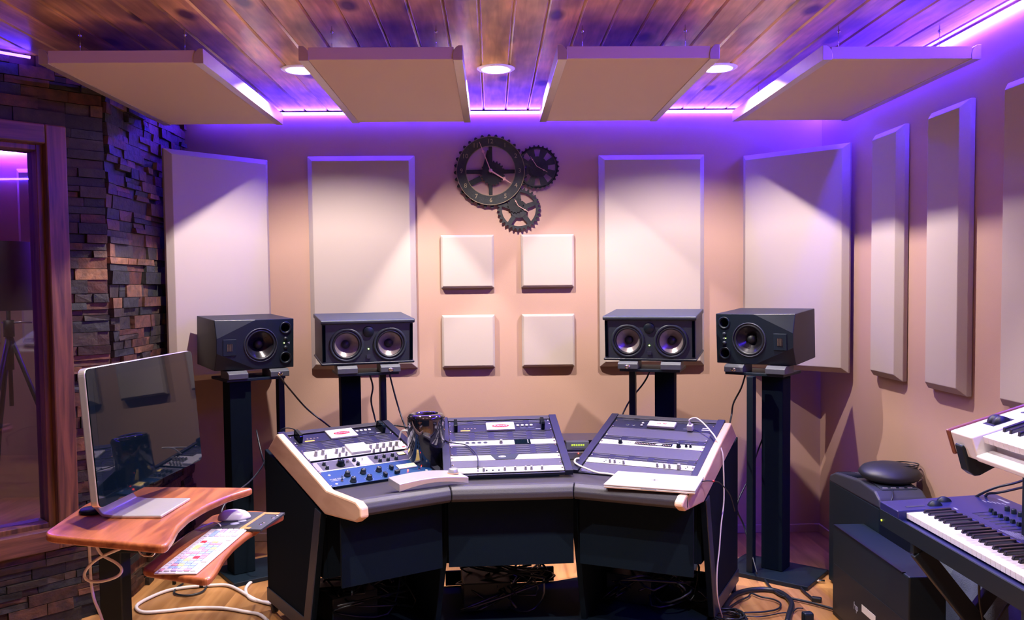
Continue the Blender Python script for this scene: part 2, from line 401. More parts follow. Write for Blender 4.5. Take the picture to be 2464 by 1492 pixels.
bevel_panel('sound_absorber', .61, 1.22, T(-3.32+.305, BY, 1.11), 'pale tall fabric panel inside the booth, the right one of two', 'acoustic panel', 'panels inside the booth')
bevel_panel('sound_absorber', .61, 1.22, T(-3.48-.305, BY, 1.11), 'pale tall fabric panel inside the booth, the left one of two', 'acoustic panel', 'panels inside the booth')
def led(name, a, b, out, m, label, r=.006):
    mb = MB(); a = Vector(a); b = Vector(b)
    root = MB().tube([a, b], r, 6, 0, 1).build(name, m)
    if out:
        n = Vector(out); d = (b-a).normalized(); up_ = Vector((0, 0, 1)); mb = MB(); vs = []
        for p in (a, b):
            for s_, z in ((-.009, .0065), (.014, .0065), (.014, .0085), (-.009, .0085)): q = p+n*s_+up_*z; vs.append(tuple(q))
        mb.add(vs, [(0,1,2,3), (7,6,5,4), (0,4,5,1), (1,5,6,2), (2,6,7,3), (3,7,4,0)]); mb.build('channel', M_ALU, root)  # lip added above the tape to keep its light off the ceiling
    return tag(root, label, 'led strip', 'blue LED strips under the ceiling')
led('led_strip', (-4.5, BY-.02, HC-.03), (-1.98, BY-.02, HC-.03), 0, M_LEDB, 'magenta glowing strip at the top of the booth wall beyond the window')
# lamp with tapered shade on tripod in the booth
lp = empty('floor_lamp', T(-2.92, 5.2, 0)); tag(lp, 'dark tapered shade on a tripod stand behind the booth window', 'floor lamp')
MB().lathe([(.185, 1.36), (.135, 1.77)], 32).lathe([(.183, 1.36), (.133, 1.77)], 32).build('lamp_shade', mat('shade_cloth', srgb(70, 62, 82), .9), lp)
MB().cyl(.012, .78, 1.5, 12).build('pole', M_BLACK, lp)
MB().cyl(.03, 1.2, 1.30, 14).cyl(.022, 1.0, 1.2, 14).build('tripod_hub', M_BLACK, lp)
lg = None
for k in range(3):
    a = math.radians(20+120*k)
    if lg is None: lg = MB().tube([(0, 0, 1.22), (.2, 0, .6), (.34, 0, 0.012)], .014, 10, 0, 1).build('leg', M_BLACK, lp, Rz(a))
    else: dup(lg, lp, Rz(a))
MB().cyl(.006, -.09, .09, 10).build('crossbar', M_CHROME, lp, T(.05, 0, 1.285) @ Ry(math.pi/2))

# ------------------------------------------------------------------ LED strips in the main room
M_LED = emit_mat('led_tape', LED_COL, LED_STR); M_LEDRW = emit_mat('led_tape_right', LED_COL_R, LED_STR*2.0)
M_LEDL = emit_mat('led_tape_left', LED_COL, LED_STR*.12)
led('led_strip', (WXL+.1, WY-.009, HC-.012), (WXR-.02, WY-.009, HC-.012), (0, -1, 0), M_LED, 'glowing blue violet strip along the top of the back wall')
led('led_strip', (WXR-.014, WY-.03, HC-.014), (WXR-.014, .6, HC-.014), (-1, 0, 0), M_LEDRW, 'bright white violet strip along the top of the right wall')
pa = FOLD + DD*.30 + DN*.05; pb = FOLD + DD*2.5 + DN*.05
led('led_strip', (pa.x, pa.y, HC-.02), (pb.x, pb.y, HC-.02), None, M_LEDL, 'glowing blue strip above the booth window at far left')

# ------------------------------------------------------------------ recessed downlights
M_BULB = emit_mat('lamp_glow', (1, .93, .88), 60)
M_CAN = mat('lamp_housing_grey', srgb(92, 88, 90), .5)
M_TRIM = mat('lamp_trim_white', srgb(232, 226, 228), .4)
dl0 = None
DL = ['round recessed downlight between the two left hanging panels', 'round recessed downlight in the middle of the ceiling', 'round recessed downlight between the two right hanging panels']
for i, (x, y) in enumerate(ROWS):
    L = bpy.data.lights.new('downlight_beam', 'SPOT'); L.energy = LAMP_W*(1.04 if i < 3 else .85 if i < 6 else 1.15 if i < 9 else .18); L.color = LAMP_COL
    L.spot_size = math.radians(150 if i < 3 else 98); L.spot_blend = .15 if i < 3 else .35; L.shadow_soft_size = .014
    if dl0 is None:
        r = empty('downlight', T(x, y, HC))
        MB().lathe([(.060, .004), (.062, -.006), (.080, -.006), (.088, -.001), (.088, .0), (.0625, .0), (.0625, .004)], 40).build('trim_ring', M_TRIM, r)
        MB().lathe([(.061, .0), (.060, .075), (.0005, .076)], 40).build('housing', M_CAN, r)
        MB().lathe([(.024, .050), (.022, .044), (.010, .040), (.0005, .039)], 28).build('lamp_lens', M_BULB, r)
        dl0 = r
    else: r = dup(dl0, None, T(x, y, HC))
    tag(r, DL[i] if i < 3 else 'round recessed downlight in the ceiling behind the camera' if i < 9 else 'round downlight added in the booth ceiling to brighten the booth', 'ceiling light', 'recessed downlights' if i < 3 else 'downlights behind the camera' if i < 9 else None)
    lo = bpy.data.objects.new('downlight_beam', L); col.objects.link(lo); lo.parent = r; lo.location = (0, 0, .034)

_c = MB()
for x, y in ROWS: _c.cyl(.0625, HC-.05, HC+.2, 40, 0, T(x, y, 0))
_co = _c.build('cutter', M_CEIL); _b = ceil_o.modifiers.new('cut', 'BOOLEAN'); _b.operation = 'DIFFERENCE'; _b.solver = 'EXACT'; _b.use_self = True; _b.object = _co
bpy.context.view_layer.update()
_me = bpy.data.meshes.new_from_object(ceil_o.evaluated_get(bpy.context.evaluated_depsgraph_get()))
ceil_o.modifiers.clear(); ceil_o.data = _me; bpy.data.objects.remove(_co)

# ------------------------------------------------------------------ wall panels
G1 = 'large bevelled fabric panels on the walls'
bevel_panel('sound_absorber', .61, 1.22, T(-1.045+.305, WY, 1.005), 'tall beige panel behind the left inner grey speaker', 'acoustic panel', G1)
bevel_panel('sound_absorber', .61, 1.22, T(.623+.305, WY, 1.000), 'tall beige panel right of the gear clock', 'acoustic panel', G1)
def diag_panel(p, q, z, label):
    p = Vector(p); q = Vector(q); c = (p+q)/2; d = (q-p).normalized(); a = math.atan2(d.y, d.x)
    return bevel_panel('sound_absorber', (q-p).length, 1.22, T(c.x, c.y, z) @ Rz(a), label, 'acoustic panel', G1)
diag_panel((-1.705, 4.485), (-1.285, 4.925), .985, 'tall beige panel set across the left corner beside the stone')
diag_panel((1.475, 4.93), (1.91, 4.485), .99, 'tall beige panel set across the right corner, washed violet')
for (ya, yb, lb) in ((3.895, 4.20, 'narrow beige panel on the right wall, nearest the corner'), (3.36, 3.665, 'narrow beige panel on the right wall, between its two neighbours'),
                     (2.51, 3.12, 'wide beige panel on the right wall cut by the photo edge')):
    bevel_panel('sound_absorber', yb-ya, 1.19, T(WXR, (ya+yb)/2, 1.01) @ Rz(-math.pi/2), lb, 'acoustic panel', G1)
for x, zt, lb in ((-.2915, 1.7696, 'small square beige panel, upper left of the four'), (.1702, 1.7696, 'small square beige panel, upper right of the four'),
                  (-.2915, 1.3098, 'small square beige panel, lower left of the four'), (.1702, 1.3098, 'small square beige panel, lower right of the four')):
    bevel_panel('sound_absorber', .305, .305, T(x+.1525, WY, zt-.305), lb, 'acoustic panel', 'four small square panels under the clock', depth=.04, bev=.012, bd=.012)

# ------------------------------------------------------------------ hanging clouds
def cloud(x0, label, zb=2.32, y0=3.22):
    r = empty('ceiling_cloud', T(x0+.305, y0+.61, zb)); tag(r, label, 'acoustic panel', 'panels hanging flat below the ceiling')
    W2 = .305; L2 = .61
    MB().box((-W2+.034, -L2+.004, .004), (W2-.034, L2-.004, .05)).build('fabric_panel', M_FABC, r, bevel=.002)
    prof = [(0, 0), (.036, 0), (.038, .02), (.034, .036), (.026, .048), (.016, .055), (0, .055)]
    for s in (-1, 1):
        MB().prism([(s*(-W2)+s*p[0], p[1]) for p in prof], 'y', -L2, L2).build('side_rail', M_RAIL, r, bevel=.0015)
    wb = None
    for sx in (-.2, .2):
        for sy in (-.5, .5):
            if wb is None:
                wb = MB().tube([(0, 0, 0), (0, 0, HC-zb-.05)], .0012, 6, 0, 1).lathe([(.003, 0), (.004, .01), (.002, .02)], 8).build('hanging_wire', M_CHROME, r, T(sx, sy, .05))
                MB().lathe([(.002, -.03), (.006, -.024), (.006, -.02), (.002, -.014), (.002, 0)], 8).build('eye_screw', M_CHROME, wb, T(0, 0, HC-zb-.05))
            else: dup(wb, r, T(sx, sy, .05))
    return r
cloud(-1.68, 'beige hanging panel at far left above the stone wall', y0=3.25)
cloud(-.709, 'beige hanging panel left of the middle downlight')
cloud(.256, 'beige hanging panel right of the middle downlight')
cloud(1.265, 'beige hanging panel at far right above the corner panel', y0=3.24)

# ------------------------------------------------------------------ gear clock
def gear(mb, R, rin, n, tl, y0, y1, cx=0, cz=0, mi=0, tw=.5, ph=0):
    """toothed ring in the XZ plane between y0 and y1"""
    outer = []; inner = []; per = 6
    for k in range(n*per):
        a = 2*math.pi*(k)/(n*per) + ph; f = (k % per)/per
        rr = R if f < .45 else R - tl
        if k % per in (0,): rr = R - tl*.25
        if k % per == 2: rr = R - tl*.25
        outer.append((cx+rr*math.cos(a), cz+rr*math.sin(a))); inner.append((cx+rin*math.cos(a), cz+rin*math.sin(a)))
    m = len(outer)
    vs = [(p[0], y0, p[1]) for p in outer] + [(p[0], y0, p[1]) for p in inner] + [(p[0], y1, p[1]) for p in outer] + [(p[0], y1, p[1]) for p in inner]
    fs = []
    for k in range(m):
        k2 = (k+1) % m
        fs += [(k, k2, m+k2, m+k), (2*m+k, 3*m+k, 3*m+k2, 2*m+k2), (k, 2*m+k, 2*m+k2, k2), (m+k, m+k2, 3*m+k2, 3*m+k)]
    mb.add(vs, fs, mi); return mb
def ring(mb, R, rin, y0, y1, cx=0, cz=0, n=48, mi=0): 
    return gear(mb, R, rin, 8, 0, y0, y1, cx, cz, mi) if False else mb.lathe([(rin, y0), (R, y0), (R, y1), (rin, y1), (rin, y0)], n, mi, Matrix(((1,0,0,cx),(0,0,1,0),(0,1,0,cz),(0,0,0,1))), False)
def spoke(mb, cx, cz, a, r0, r1, w, y0, y1, mi=0, w2=None):
    c, s = math.cos(a), math.sin(a); w2 = w2 or w
    q = [(cx+c*r0-s*w/2, cz+s*r0+c*w/2), (cx+c*r1-s*w2/2, cz+s*r1+c*w2/2), (cx+c*r1+s*w2/2, cz+s*r1-c*w2/2), (cx+c*r0+s*w/2, cz+s*r0-c*w/2)]
    return mb.prism(q, 'y', y0, y1, mi)
ck = empty('wall_clock', T(0.0, WY, 2.134)); tag(ck, 'dark iron gear wheel clock with pale copper hands, high on the back wall', 'clock')
g = gear(MB(), .212, .150, 32, .018, -.020, -.006); g = ring(g, .194, .141, -.034, -.018); g.build('dial_gear', M_CLOCK, ck)
g = ring(MB(), .1955, .1925, -.037, -.030, n=64); g = ring(g, .1425, .1395, -.037, -.030, n=64); g.build('dial_rim', M_BRASS, ck)
g = MB()
for a in (90, 180, 270, 0): spoke(g, 0, -.002, math.radians(a), .02, .145, .024, -.022, -.010, 0, .020)
spoke(g, -.03, .02, math.radians(78), 0, .10, .03, -.020, -.010, 0, .02); spoke(g, -.055, -.04, math.radians(205), .0, .09, .03, -.020, -.010)
g.build('dial_spokes', M_CLOCKD, ck)
g = gear(MB(), .072, .004, 22, .010, -.028, -.014, .012, -.012); g.build('centre_gear', M_CLOCKD, ck)
R12 = [str(i) for i in range(1, 13)]
for i, s in enumerate(R12):
    a = math.radians(90-30*(i+1)); lettering(s, .036, M_BRASS, ck, T(.167*math.cos(a), -.0345, .167*math.sin(a)) @ Rx(math.pi/2), .0012, 'numeral')
def hand(px, pz, dx, dz, w, y, dot):
    L = math.hypot(dx, dz); a = math.atan2(dz, dx); mb = MB()
    spoke(mb, 0, 0, 0, 0, L*.64, w, -.001, .001, 0, w*.8)
    mb.prism([(L*.6, 0), (L*.66, w*1.6), (L*.74, 0), (L*.66, -w*1.6)], 'y', -.0012, .0012); spoke(mb, 0, 0, 0, L*.7, L, w*.9, -.001, .001, 0, w*.3)
    mb.build('clock_hand', M_HAND, ck, T(px, y, pz) @ Ry(-a))
hand(0, 0, -.0625, .164, .0055, -.046, 0); hand(0, 0, .116, -.071, .008, -.043, 0)
MB().lathe([(.011, 0), (.011, .008), (.007, .012), (.0005, .012)], 20).build('hand_hub', M_HAND, ck, T(0, -.040, 0) @ Rx(math.pi/2))
# small pierced gear at right
g = gear(MB(), .128, .112, 30, .014, -.030, -.016, .268, .019)
for k in range(8): spoke(g, .268, .019, math.radians(22.5+45*k), .05, .116, .022, -.028, -.018, 0, .050)
ring(g, .118, .104, -.030, -.016, .268, .019); ring(g, .062, .004, -.030, -.016, .268, .019); g.build('small_gear', M_CLOCK, ck)
g = gear(MB(), .045, .003, 16, .007, -.038, -.030, .262, .006); g.build('pinion', M_CLOCKD, ck)
hand(.264, .024, -.036, .056, .003, -.044, 0); hand(.264, .024, .062, -.034, .003, -.042, 0)
# small spoked gear below
g = gear(MB(), .126, .098, 30, .014, -.026, -.012, .160, -.218)
for k in range(5): spoke(g, .160, -.218, math.radians(20+72*k), .02, .105, .030, -.024, -.014, 0, .024)
ring(g, .050, .004, -.026, -.012, .16, -.218); g.build('small_gear', M_CLOCK, ck)
g = gear(MB(), .048, .003, 16, .007, -.034, -.026, .142, -.196); g.build('pinion', M_CLOCKD, ck)
hand(.156, -.200, -.020, .038, .003, -.040, 0); hand(.156, -.200, .058, -.036, .003, -.038, 0)

# ------------------------------------------------------------------ loudspeakers
def driver(parent, x, z, rcone, rring, style, y=0):
    """woofer facing -y"""
    M = T(x, y, z) @ Rx(math.pi/2)
    ringm = M_PCP if style == 'b' else M_SPKG
    w_ = MB().lathe([(rcone*1.02, .001), (rcone*1.06, .006), (rring*.93, .007), (rring, .003), (rring, 0)], 48).build('woofer_ring', ringm, parent, M)
    MB().lathe([(rcone*.84, -.004), (rcone*.88, .004), (rcone*.95, .0065), (rcone*1.03, .001)], 48).build('surround', M_RUBBER, w_)
    MB().lathe([(rcone*.86, -.003), (rcone*.6, -.020), (rcone*.36, -.036), (rcone*.28, -.041)], 48).build('cone', M_CONED if style == 'b' else M_CONE, w_)
    MB().lathe([(rcone*.30, -.041), (rcone*.30, -.030), (rcone*.22, -.022), (rcone*.1, -.018), (.0003, -.017)], 28).build('dust_cap', M_RUBBER, w_)
    return w_
def carve(o, holes, mat_in):
    """cut real round recesses into a cabinet front and keep the result as plain mesh"""
    cut = MB()
    for x, z, r_, y0, y1 in holes: cut.cyl(r_, -y1, -y0, 48, 0, T(x, 0, z) @ Rx(math.pi/2))
    c = cut.build('cutter', mat_in); c.parent = o; 
    b = o.modifiers.new('cut', 'BOOLEAN'); b.operation = 'DIFFERENCE'; b.solver = 'EXACT'; b.object = c
    bpy.context.view_layer.update()
    me = bpy.data.meshes.new_from_object(o.evaluated_get(bpy.context.evaluated_depsgraph_get()))
    o.modifiers.clear(); o.data = me; bpy.data.objects.remove(c)
def speaker_black(x, y, z, yaw, tilt, mir, label):
    W, H, D = .40, .255, .32; m = mir
    r = empty('studio_monitor', T(x, y, z) @ Rz(yaw) @ Rx(tilt)); tag(r, label, 'loudspeaker', 'horizontal studio monitors on stands')
    a = W/2
    pts = [(m*a, .0, 0), (m*a, .0, H), (m*a, D, 0), (m*a, D, H), (-m*a, D, 0), (-m*a, D, H), (-m*a, .035, H), (-m*a, .035, 0),
           (-m*.0, .0, H), (-m*.0, 0, 0), (-m*a, .0, H*.64), (-m*a, .0, H*.36)]
    cab = MB().hull(pts).build('cabinet', M_SPK, r, bevel=.003)
    # drivers stand on a shallow recessed baffle: ring set proud of the front
    wx = m*.024
    carve(cab, [(wx, .124, .0775, -.01, .06), (m*.155, .208, .0225, -.01, .10), (m*.155, .052, .0225, -.01, .10)], M_SPK)
    w_ = driver(r, wx, .124, .078, .088, 'b', -.0)
    # visible depth of the cone: a bowl in front of the baffle ring
    for zz in (.208, .052):
        p = MB().lathe([(.030, .0), (.032, .004), (.027, .006), (.023, .001), (.022, .0005)], 32).build('port', M_SPK, r, T(m*.155, 0, zz) @ Rx(math.pi/2))
        MB().lathe([(.0225, -.001), (.0215, -.09), (.0003, -.09)], 24).build('port_tube', M_RUBBER, p)
    tw = MB().box((-.034, -.004, -.042), (.034, .001, .042)).build('tweeter_plate', M_BLACK, r, T(-m*.135, 0, .118), bevel=.003)
    MB().box((-.014, -.0055, -.02), (.014, -.004, .02)).build('ribbon', M_CONED, tw)
    for k in range(5): MB().box((-.012+k*.0055, -.0062, -.018), (-.0105+k*.0055, -.0055, .018)).build('ribbon_fold', M_BRASS, tw)
    for zz in (.152, .106): MB().cyl(.009, 0, .007, 16).build('control_knob', M_SPKG, r, T(m*.155, 0, zz) @ Rx(math.pi/2))
    MB().cyl(.0022, 0, .003, 10).build('power_light', M_LEDG, r, T(m*.148, 0, .129) @ Rx(math.pi/2))
    MB().prism([(0, 0), (.012, .006), (.012, -.006)], 'y', -.001, .0).build('emblem', M_PRINT, r, T(m*.166, 0, .129))
    return r
def speaker_grey(x, y, z, yaw, tilt, label):
    W, H, D = .47, .228, .335
    r = empty('studio_monitor', T(x, y, z) @ Rz(yaw) @ Rx(tilt)); tag(r, label, 'loudspeaker', 'horizontal studio monitors on stands')
    a = W/2
    cab = MB().box((-a+.006, .004, .004), (a-.006, D, H-.012)).build('cabinet', M_SPKG, r, bevel=.008, segs=3)
    carve(cab, [(-.109, .100, .0695, -.01, .06), (.109, .100, .0695, -.01, .06)], M_SPKG)
    MB().prism([(-.010, .004), (-.010, .016), (-.002, .022), (D, .022), (D, 0), (.0, 0)], 'x', -a, a).build('top_cap', M_SPKG, r, T(0, 0, H-.022), bevel=.004, segs=3)
    MB().box((-a, -.004, 0), (a, D, .012)).build('bottom_cap', M_SPK, r, bevel=.005, segs=3)
    for s in (-1, 1): MB().box((s*.219-.0065, -.0005, .020), (s*.219+.0065, .006, H-.026)).build('port_slot', M_VOID, r)
    for s in (-1, 1):
        driver(r, s*.109, .100, .070, .086, 'g', .004)
    MB().lathe([(.028, 0), (.028, .003), (.024, .007), (.0003, .008)], 32).build('tweeter_grille', M_SPK, r, T(0, .004, .166) @ Rx(math.pi/2))
    MB().cyl(.0028, 0, .003, 10).build('power_light', M_LEDG, r, T(0, .004, .078) @ Rx(math.pi/2))
    MB().box((-.010, -.001, -.008), (.010, .004, .008)).box((-.006, -.0015, -.011), (.006, .004, -.009)).build('emblem', M_PCP, r, T(0, 0, .040))
    return r
def pad_block(M, logo, label):
    r = empty('isolation_block', M); tag(r, label, 'isolation block', 'grey metal blocks under the speaker fronts')
    MB().prism([(-.026, 0), (-.026, .026), (-.004, .040), (.10, .040), (.10, 0)], 'x', -.050, .050).build('block', M_PAD, r, bevel=.0025)
    if logo:
        MB().lathe([(.009, 0), (.009, .0015), (.0003, .0018)], 20).build('badge', M_CHROME, r, T(0, -.026, .013) @ Rx(math.pi/2) @ Matrix.Scale(1.5, 4, (1, 0, 0)))
    return r
def stand(x, y, zt, yaw, label, colpos, polepos, base=(.155, .22), basec=None, cw=.055):
    """x,y centre of the top plate; column and pole positions in world XY"""
    r = empty('speaker_stand', T(x, y, 0) @ Rz(yaw)); tag(r, label, 'speaker stand', 'black speaker stands')
    inv = r.matrix_world.inverted()
    MB().box((-.152, -.128, zt-.014), (.152, .125, zt)).build('top_plate', M_BLACK, r, bevel=.002)
    c = inv @ Vector((colpos[0], colpos[1], 0)); p = inv @ Vector((polepos[0], polepos[1], 0))
    bc = inv @ Vector((*(basec or (x, y)), 0))
    MB().box((bc.x-base[1], bc.y-base[0], 0), (bc.x+base[1], bc.y+base[0], .022)).build('base_plate', M_BLACK, r, bevel=.003)
    MB().box((c.x-cw, c.y-cw, .022), (c.x+cw, c.y+cw, zt-.014)).build('column', M_BLACKM, r, bevel=.004)
    MB().box((p.x-.016, p.y-.022, .022), (p.x+.016, p.y+.022, zt-.014)).build('support_pole', M_BLACK, r, bevel=.002)
    return r
SP = [(-1.207, 4.352, 1.063, .615, .056), (-.625, 4.285, 1.088, .31, .072), (.790, 4.258, 1.090, -.346, .075), (1.314, 4.232, 1.067, -.684, .065)]
speaker_black(*SP[0], 1, 'black horizontal speaker nearest the stone wall, woofer with two ports at its right')
speaker_grey(*SP[1], 'dark grey two woofer speaker left of the gear clock')
speaker_grey(*SP[2], 'dark grey two woofer speaker right of the gear clock')
speaker_black(*SP[3], -1, 'black horizontal speaker at the right corner, ports at its left side')
PB = [(-.105, .12, ('right block with badge under the far left black speaker', 1), ('left plain block under the far left black speaker', 0))]
names = ['the far left black speaker', 'the left grey speaker', 'the right grey speaker', 'the far right black speaker']
for i, (x, y, z, yaw, tl) in enumerate(SP):
    Mf = T(x, y, z) @ Rz(yaw)
    for s in (-1, 1):
        badge = (s > 0) if i < 2 else (s < 0)
        sx = s*.108 + (0 if i in (1, 2) else (.010 if i == 0 else .006))
        pad_block(Mf @ T(sx, .004, -.042), badge, 'grey metal block %s under the %s front of %s' % ('with chrome badge' if badge else 'without badge', 'left' if s < 0 else 'right', names[i]))
def topc(i, d=.12):
    x, y, z, yaw, tl = SP[i]; v = Rz(yaw) @ Vector((0, d, 0)); return x+v.x, y+v.y, z-.042, yaw
x, y, zt, yw = topc(0); stand(x, y, zt, yw, 'black stand carrying the far left black speaker', (-1.31, 4.36), (-1.13, 4.52), basec=(-1.20, 4.42))
x, y, zt, yw = topc(1); stand(x, y, zt, yw, 'black stand carrying the left grey speaker', (-.745, 4.42), (-.58, 4.46), cw=.05)
x, y, zt, yw = topc(2); stand(x, y, zt, yw, 'black stand carrying the right grey speaker', (.905, 4.42), (.735, 4.44), cw=.05)
x, y, zt, yw = topc(3); stand(x, y, zt, yw, 'black stand carrying the far right black speaker', (1.435, 4.26), (1.29, 4.20), basec=(1.42, 4.23))

# ------------------------------------------------------------------ studio desk
RU, RW = .04445, .4826
BAYS = {'L': ((-.659, 3.399, .671), .590, .289), 'C': ((-.180, 3.553, .688), .082, .335), 'R': ((.404, 3.715, .695), -.482, .306)}
def bayM(k): o, a, s = BAYS[k]; return T(*o) @ Rz(a) @ Rx(s)
def bayF(k): o, a, s = BAYS[k]; return T(o[0], o[1], 0) @ Rz(a)
desk = empty('studio_desk', T(.08, 3.6, 0)); tag(desk, 'black three bay studio desk with maple side cheeks and padded front edge', 'desk')
DI = desk.matrix_world.inverted()
def onbay(px, py, k, n):
    M = bayM(k); d = ray(px, py); N_ = (M.to_3x3() @ Vector((0, 0, 1))); o = M @ Vector((0, 0, n)); return CAM + d*((o-CAM).dot(N_)/d.dot(N_))
def onside(px, py, k, u):
    M = bayF(k); d = ray(px, py); N_ = (M.to_3x3() @ Vector((1, 0, 0))); o = M @ Vector((u, 0, 0)); return CAM + d*((o-CAM).dot(N_)/d.dot(N_))
def bp(k, u, b): v = bayF(k) @ Vector((u, b, 0)); return (v.x, v.y)
# worktop (shallow slab fanning out under the three bays)
front = [bp('L', -.035, -.30), (-.185, 3.375), (.325, 3.40), bp('R', RW+.035, -.37)]
back = [bp('R', RW+.035, .52), bp('R', -.035, .52), bp('C', RW+.03, .46), bp('C', -.03, .46), bp('L', RW+.03, .50), bp('L', -.035, .50)]
MB().prism([tuple(p) for p in front+back], 'z', .640, .662).build('worktop', M_TOP, desk, DI, bevel=.002)
# padded armrest in three lengths
AP = [(-.560, 3.150), (-.188, 3.368), (.327, 3.392), (.752, 3.195)]
prof = [(0, .664), (-.0, .680), (-.02, .688), (-.045, .687), (-.064, .678), (-.074, .660), (-.072, .640), (-.055, .628), (0, .626)]
def miter(i):
    d0 = (Vector(AP[i])-Vector(AP[i-1])).normalized() if i > 0 else None
    d1 = (Vector(AP[i+1])-Vector(AP[i])).normalized() if i < 3 else None
    if d0 is None: d0 = d1
    if d1 is None: d1 = d0
    n0 = Vector((-d0.y, d0.x)); n1 = Vector((-d1.y, d1.x)); m = (n0+n1).normalized(); return m/m.dot(n0)
for i in range(3):
    mb = MB(); vs = []
    d = (Vector(AP[i+1])-Vector(AP[i])).normalized()*.0015
    for j, sg in ((i, 1), (i+1, -1)):
        m = miter(j)
        for b_, z in prof: p = Vector(AP[j])+d*sg+m*b_; vs.append((p.x, p.y, z))
    n = len(prof); mb.add(vs, [list(range(n)), list(range(2*n-1, n-1, -1))]+[(k, k+n, (k+1) % n+n, (k+1) % n) for k in range(n)])
    mb.build('armrest', M_VINYL, desk, DI, bevel=.004, segs=3)
# cheeks
chk = [(.42, .840), (.15, .768), (-.12, .695), (-.385, .704), (-.425, .690), (-.43, .655), (-.38, .628), (-.10, .597), (.54, .755)]
MB().prism(chk, 'x', -.068, -.034).build('side_cheek', M_MAPLE, desk, DI @ bayF('L'), bevel=.007, segs=2)
chr_ = [(b_, z-(.018 if b_ < -.3 and z > .66 else .008 if b_ < -.1 and z > .66 else 0)) for b_, z in chk]
MB().prism(chr_, 'x', RW+.034, RW+.068).build('side_cheek', M_MAPLE, desk, DI @ bayF('R'), bevel=.007, segs=2)
# rack bay frames: two side bars, top bar
for k, v0, v1 in (('L', -1.0, 11.9), ('C', -.5, 10.9), ('R', -2.1, 10.6)):
    M = DI @ bayM(k)
    for a, b_ in ((-.034, 0), (RW, RW+.034)):
        MB().box((a, v0*RU, -.012), (b_, v1*RU, .012)).build('rack_side_bar', M_NAVY, desk, M, bevel=.002)
    MB().box((0, (v1-.75)*RU, -.03), (RW, v1*RU, .008)).build('rack_top_bar', M_TOP, desk, M, bevel=.002)
    MB().box((0, v0*RU, -.010), (RW, v0*RU+.008, .002)).build('rack_bottom_bar', M_NAVY, desk, M, bevel=.001)
    # cabinet hanging below the bay
    zb = BAYS[k][0][2]
    MB().prism([(.02, .30), (.02, .55), (.46, .66), (.46, .30)], 'x', -.025, -.010).prism([(.02, .30), (.02, .55), (.46, .66), (.46, .30)], 'x', RW+.010, RW+.025)\
        .box((-.01, .02, .30), (RW+.01, .46, .315)).box((-.01, .015, .30), (RW+.01, .02, .60)).build('rack_cabinet', M_BLACKM, desk, DI @ bayF(k))
for k in 'LCR': MB().box((-.02, .46, .045), (RW+.02, .475, .115)).build('rear_crossbar', M_BLACKM, desk, DI @ bayF(k), bevel=.002)
# side leg frames and inner uprights
legp = [(.60, .745), (.60, .05), (.10, .05), (-.05, .590), (.10, .632)]
for k, u0, u1, so in (('L', -.060, -.036, -1), ('R', RW+.036, RW+.060, 1)):
    q = MB().prism(legp, 'x', u0, u1).build('side_leg', M_BLACKM, desk, DI @ bayF(k), bevel=.003)
    xo = (u0-.005, u0) if so < 0 else (u1, u1+.005)
    MB().prism([(-.05, .590), (.005, .600), (.15, .11), (.60, .11), (.60, .05), (.10, .05)], 'x', *xo).build('leg_border', M_PCP, q, bevel=.001)
    for b_ in (.16, .55): MB().cyl(.022, -.011, .011, 16).build('foot', M_RUBBER, q, T((u0+u1)/2, b_, .026) @ Ry(math.pi/2))
for i, (p, q) in enumerate((((-.190, 3.44), bp('L', RW+.02, .5)), ((.330, 3.46), bp('R', -.02, .5)))):
    d = (Vector(q)-Vector(p)); L_ = d.length; a = math.atan2(d.y, d.x)
    Mx = DI @ T(p[0], p[1], 0) @ Rz(a)
    MB().prism([(0, .636), (L_, .636), (L_, .0), (.14, .0), (.0, .50)], 'y', -.012, .012).build('inner_upright', M_BLACKM, desk, Mx, bevel=.002)
    MB().cyl(.007, 0, .004, 12).build('bolt', M_CHROME, desk, Mx @ T(-.012, 0, .612) @ Ry(-math.pi/2))
MB().prism([tuple(p) for p in [bp('L', -.03, -.03), (-.20, 3.52), (.335, 3.55), bp('R', RW+.03, -.03)]+back], 'z', .030, .045).build('lower_shelf', M_BLACKM, desk, DI, bevel=.002)
for i in range(3):
    p, q = Vector(AP[i]), Vector(AP[i+1]); d = (q-p).normalized(); n_ = Vector((-d.y, d.x)); a = math.atan2(d.y, d.x)
    MB().box((.002, 0, .335), ((q-p).length-.002, .014, .634)).build('modesty_board', M_BLACKM, desk, DI @ T(p.x+n_.x*.045, p.y+n_.y*.045, 0) @ Rz(a), bevel=.001)

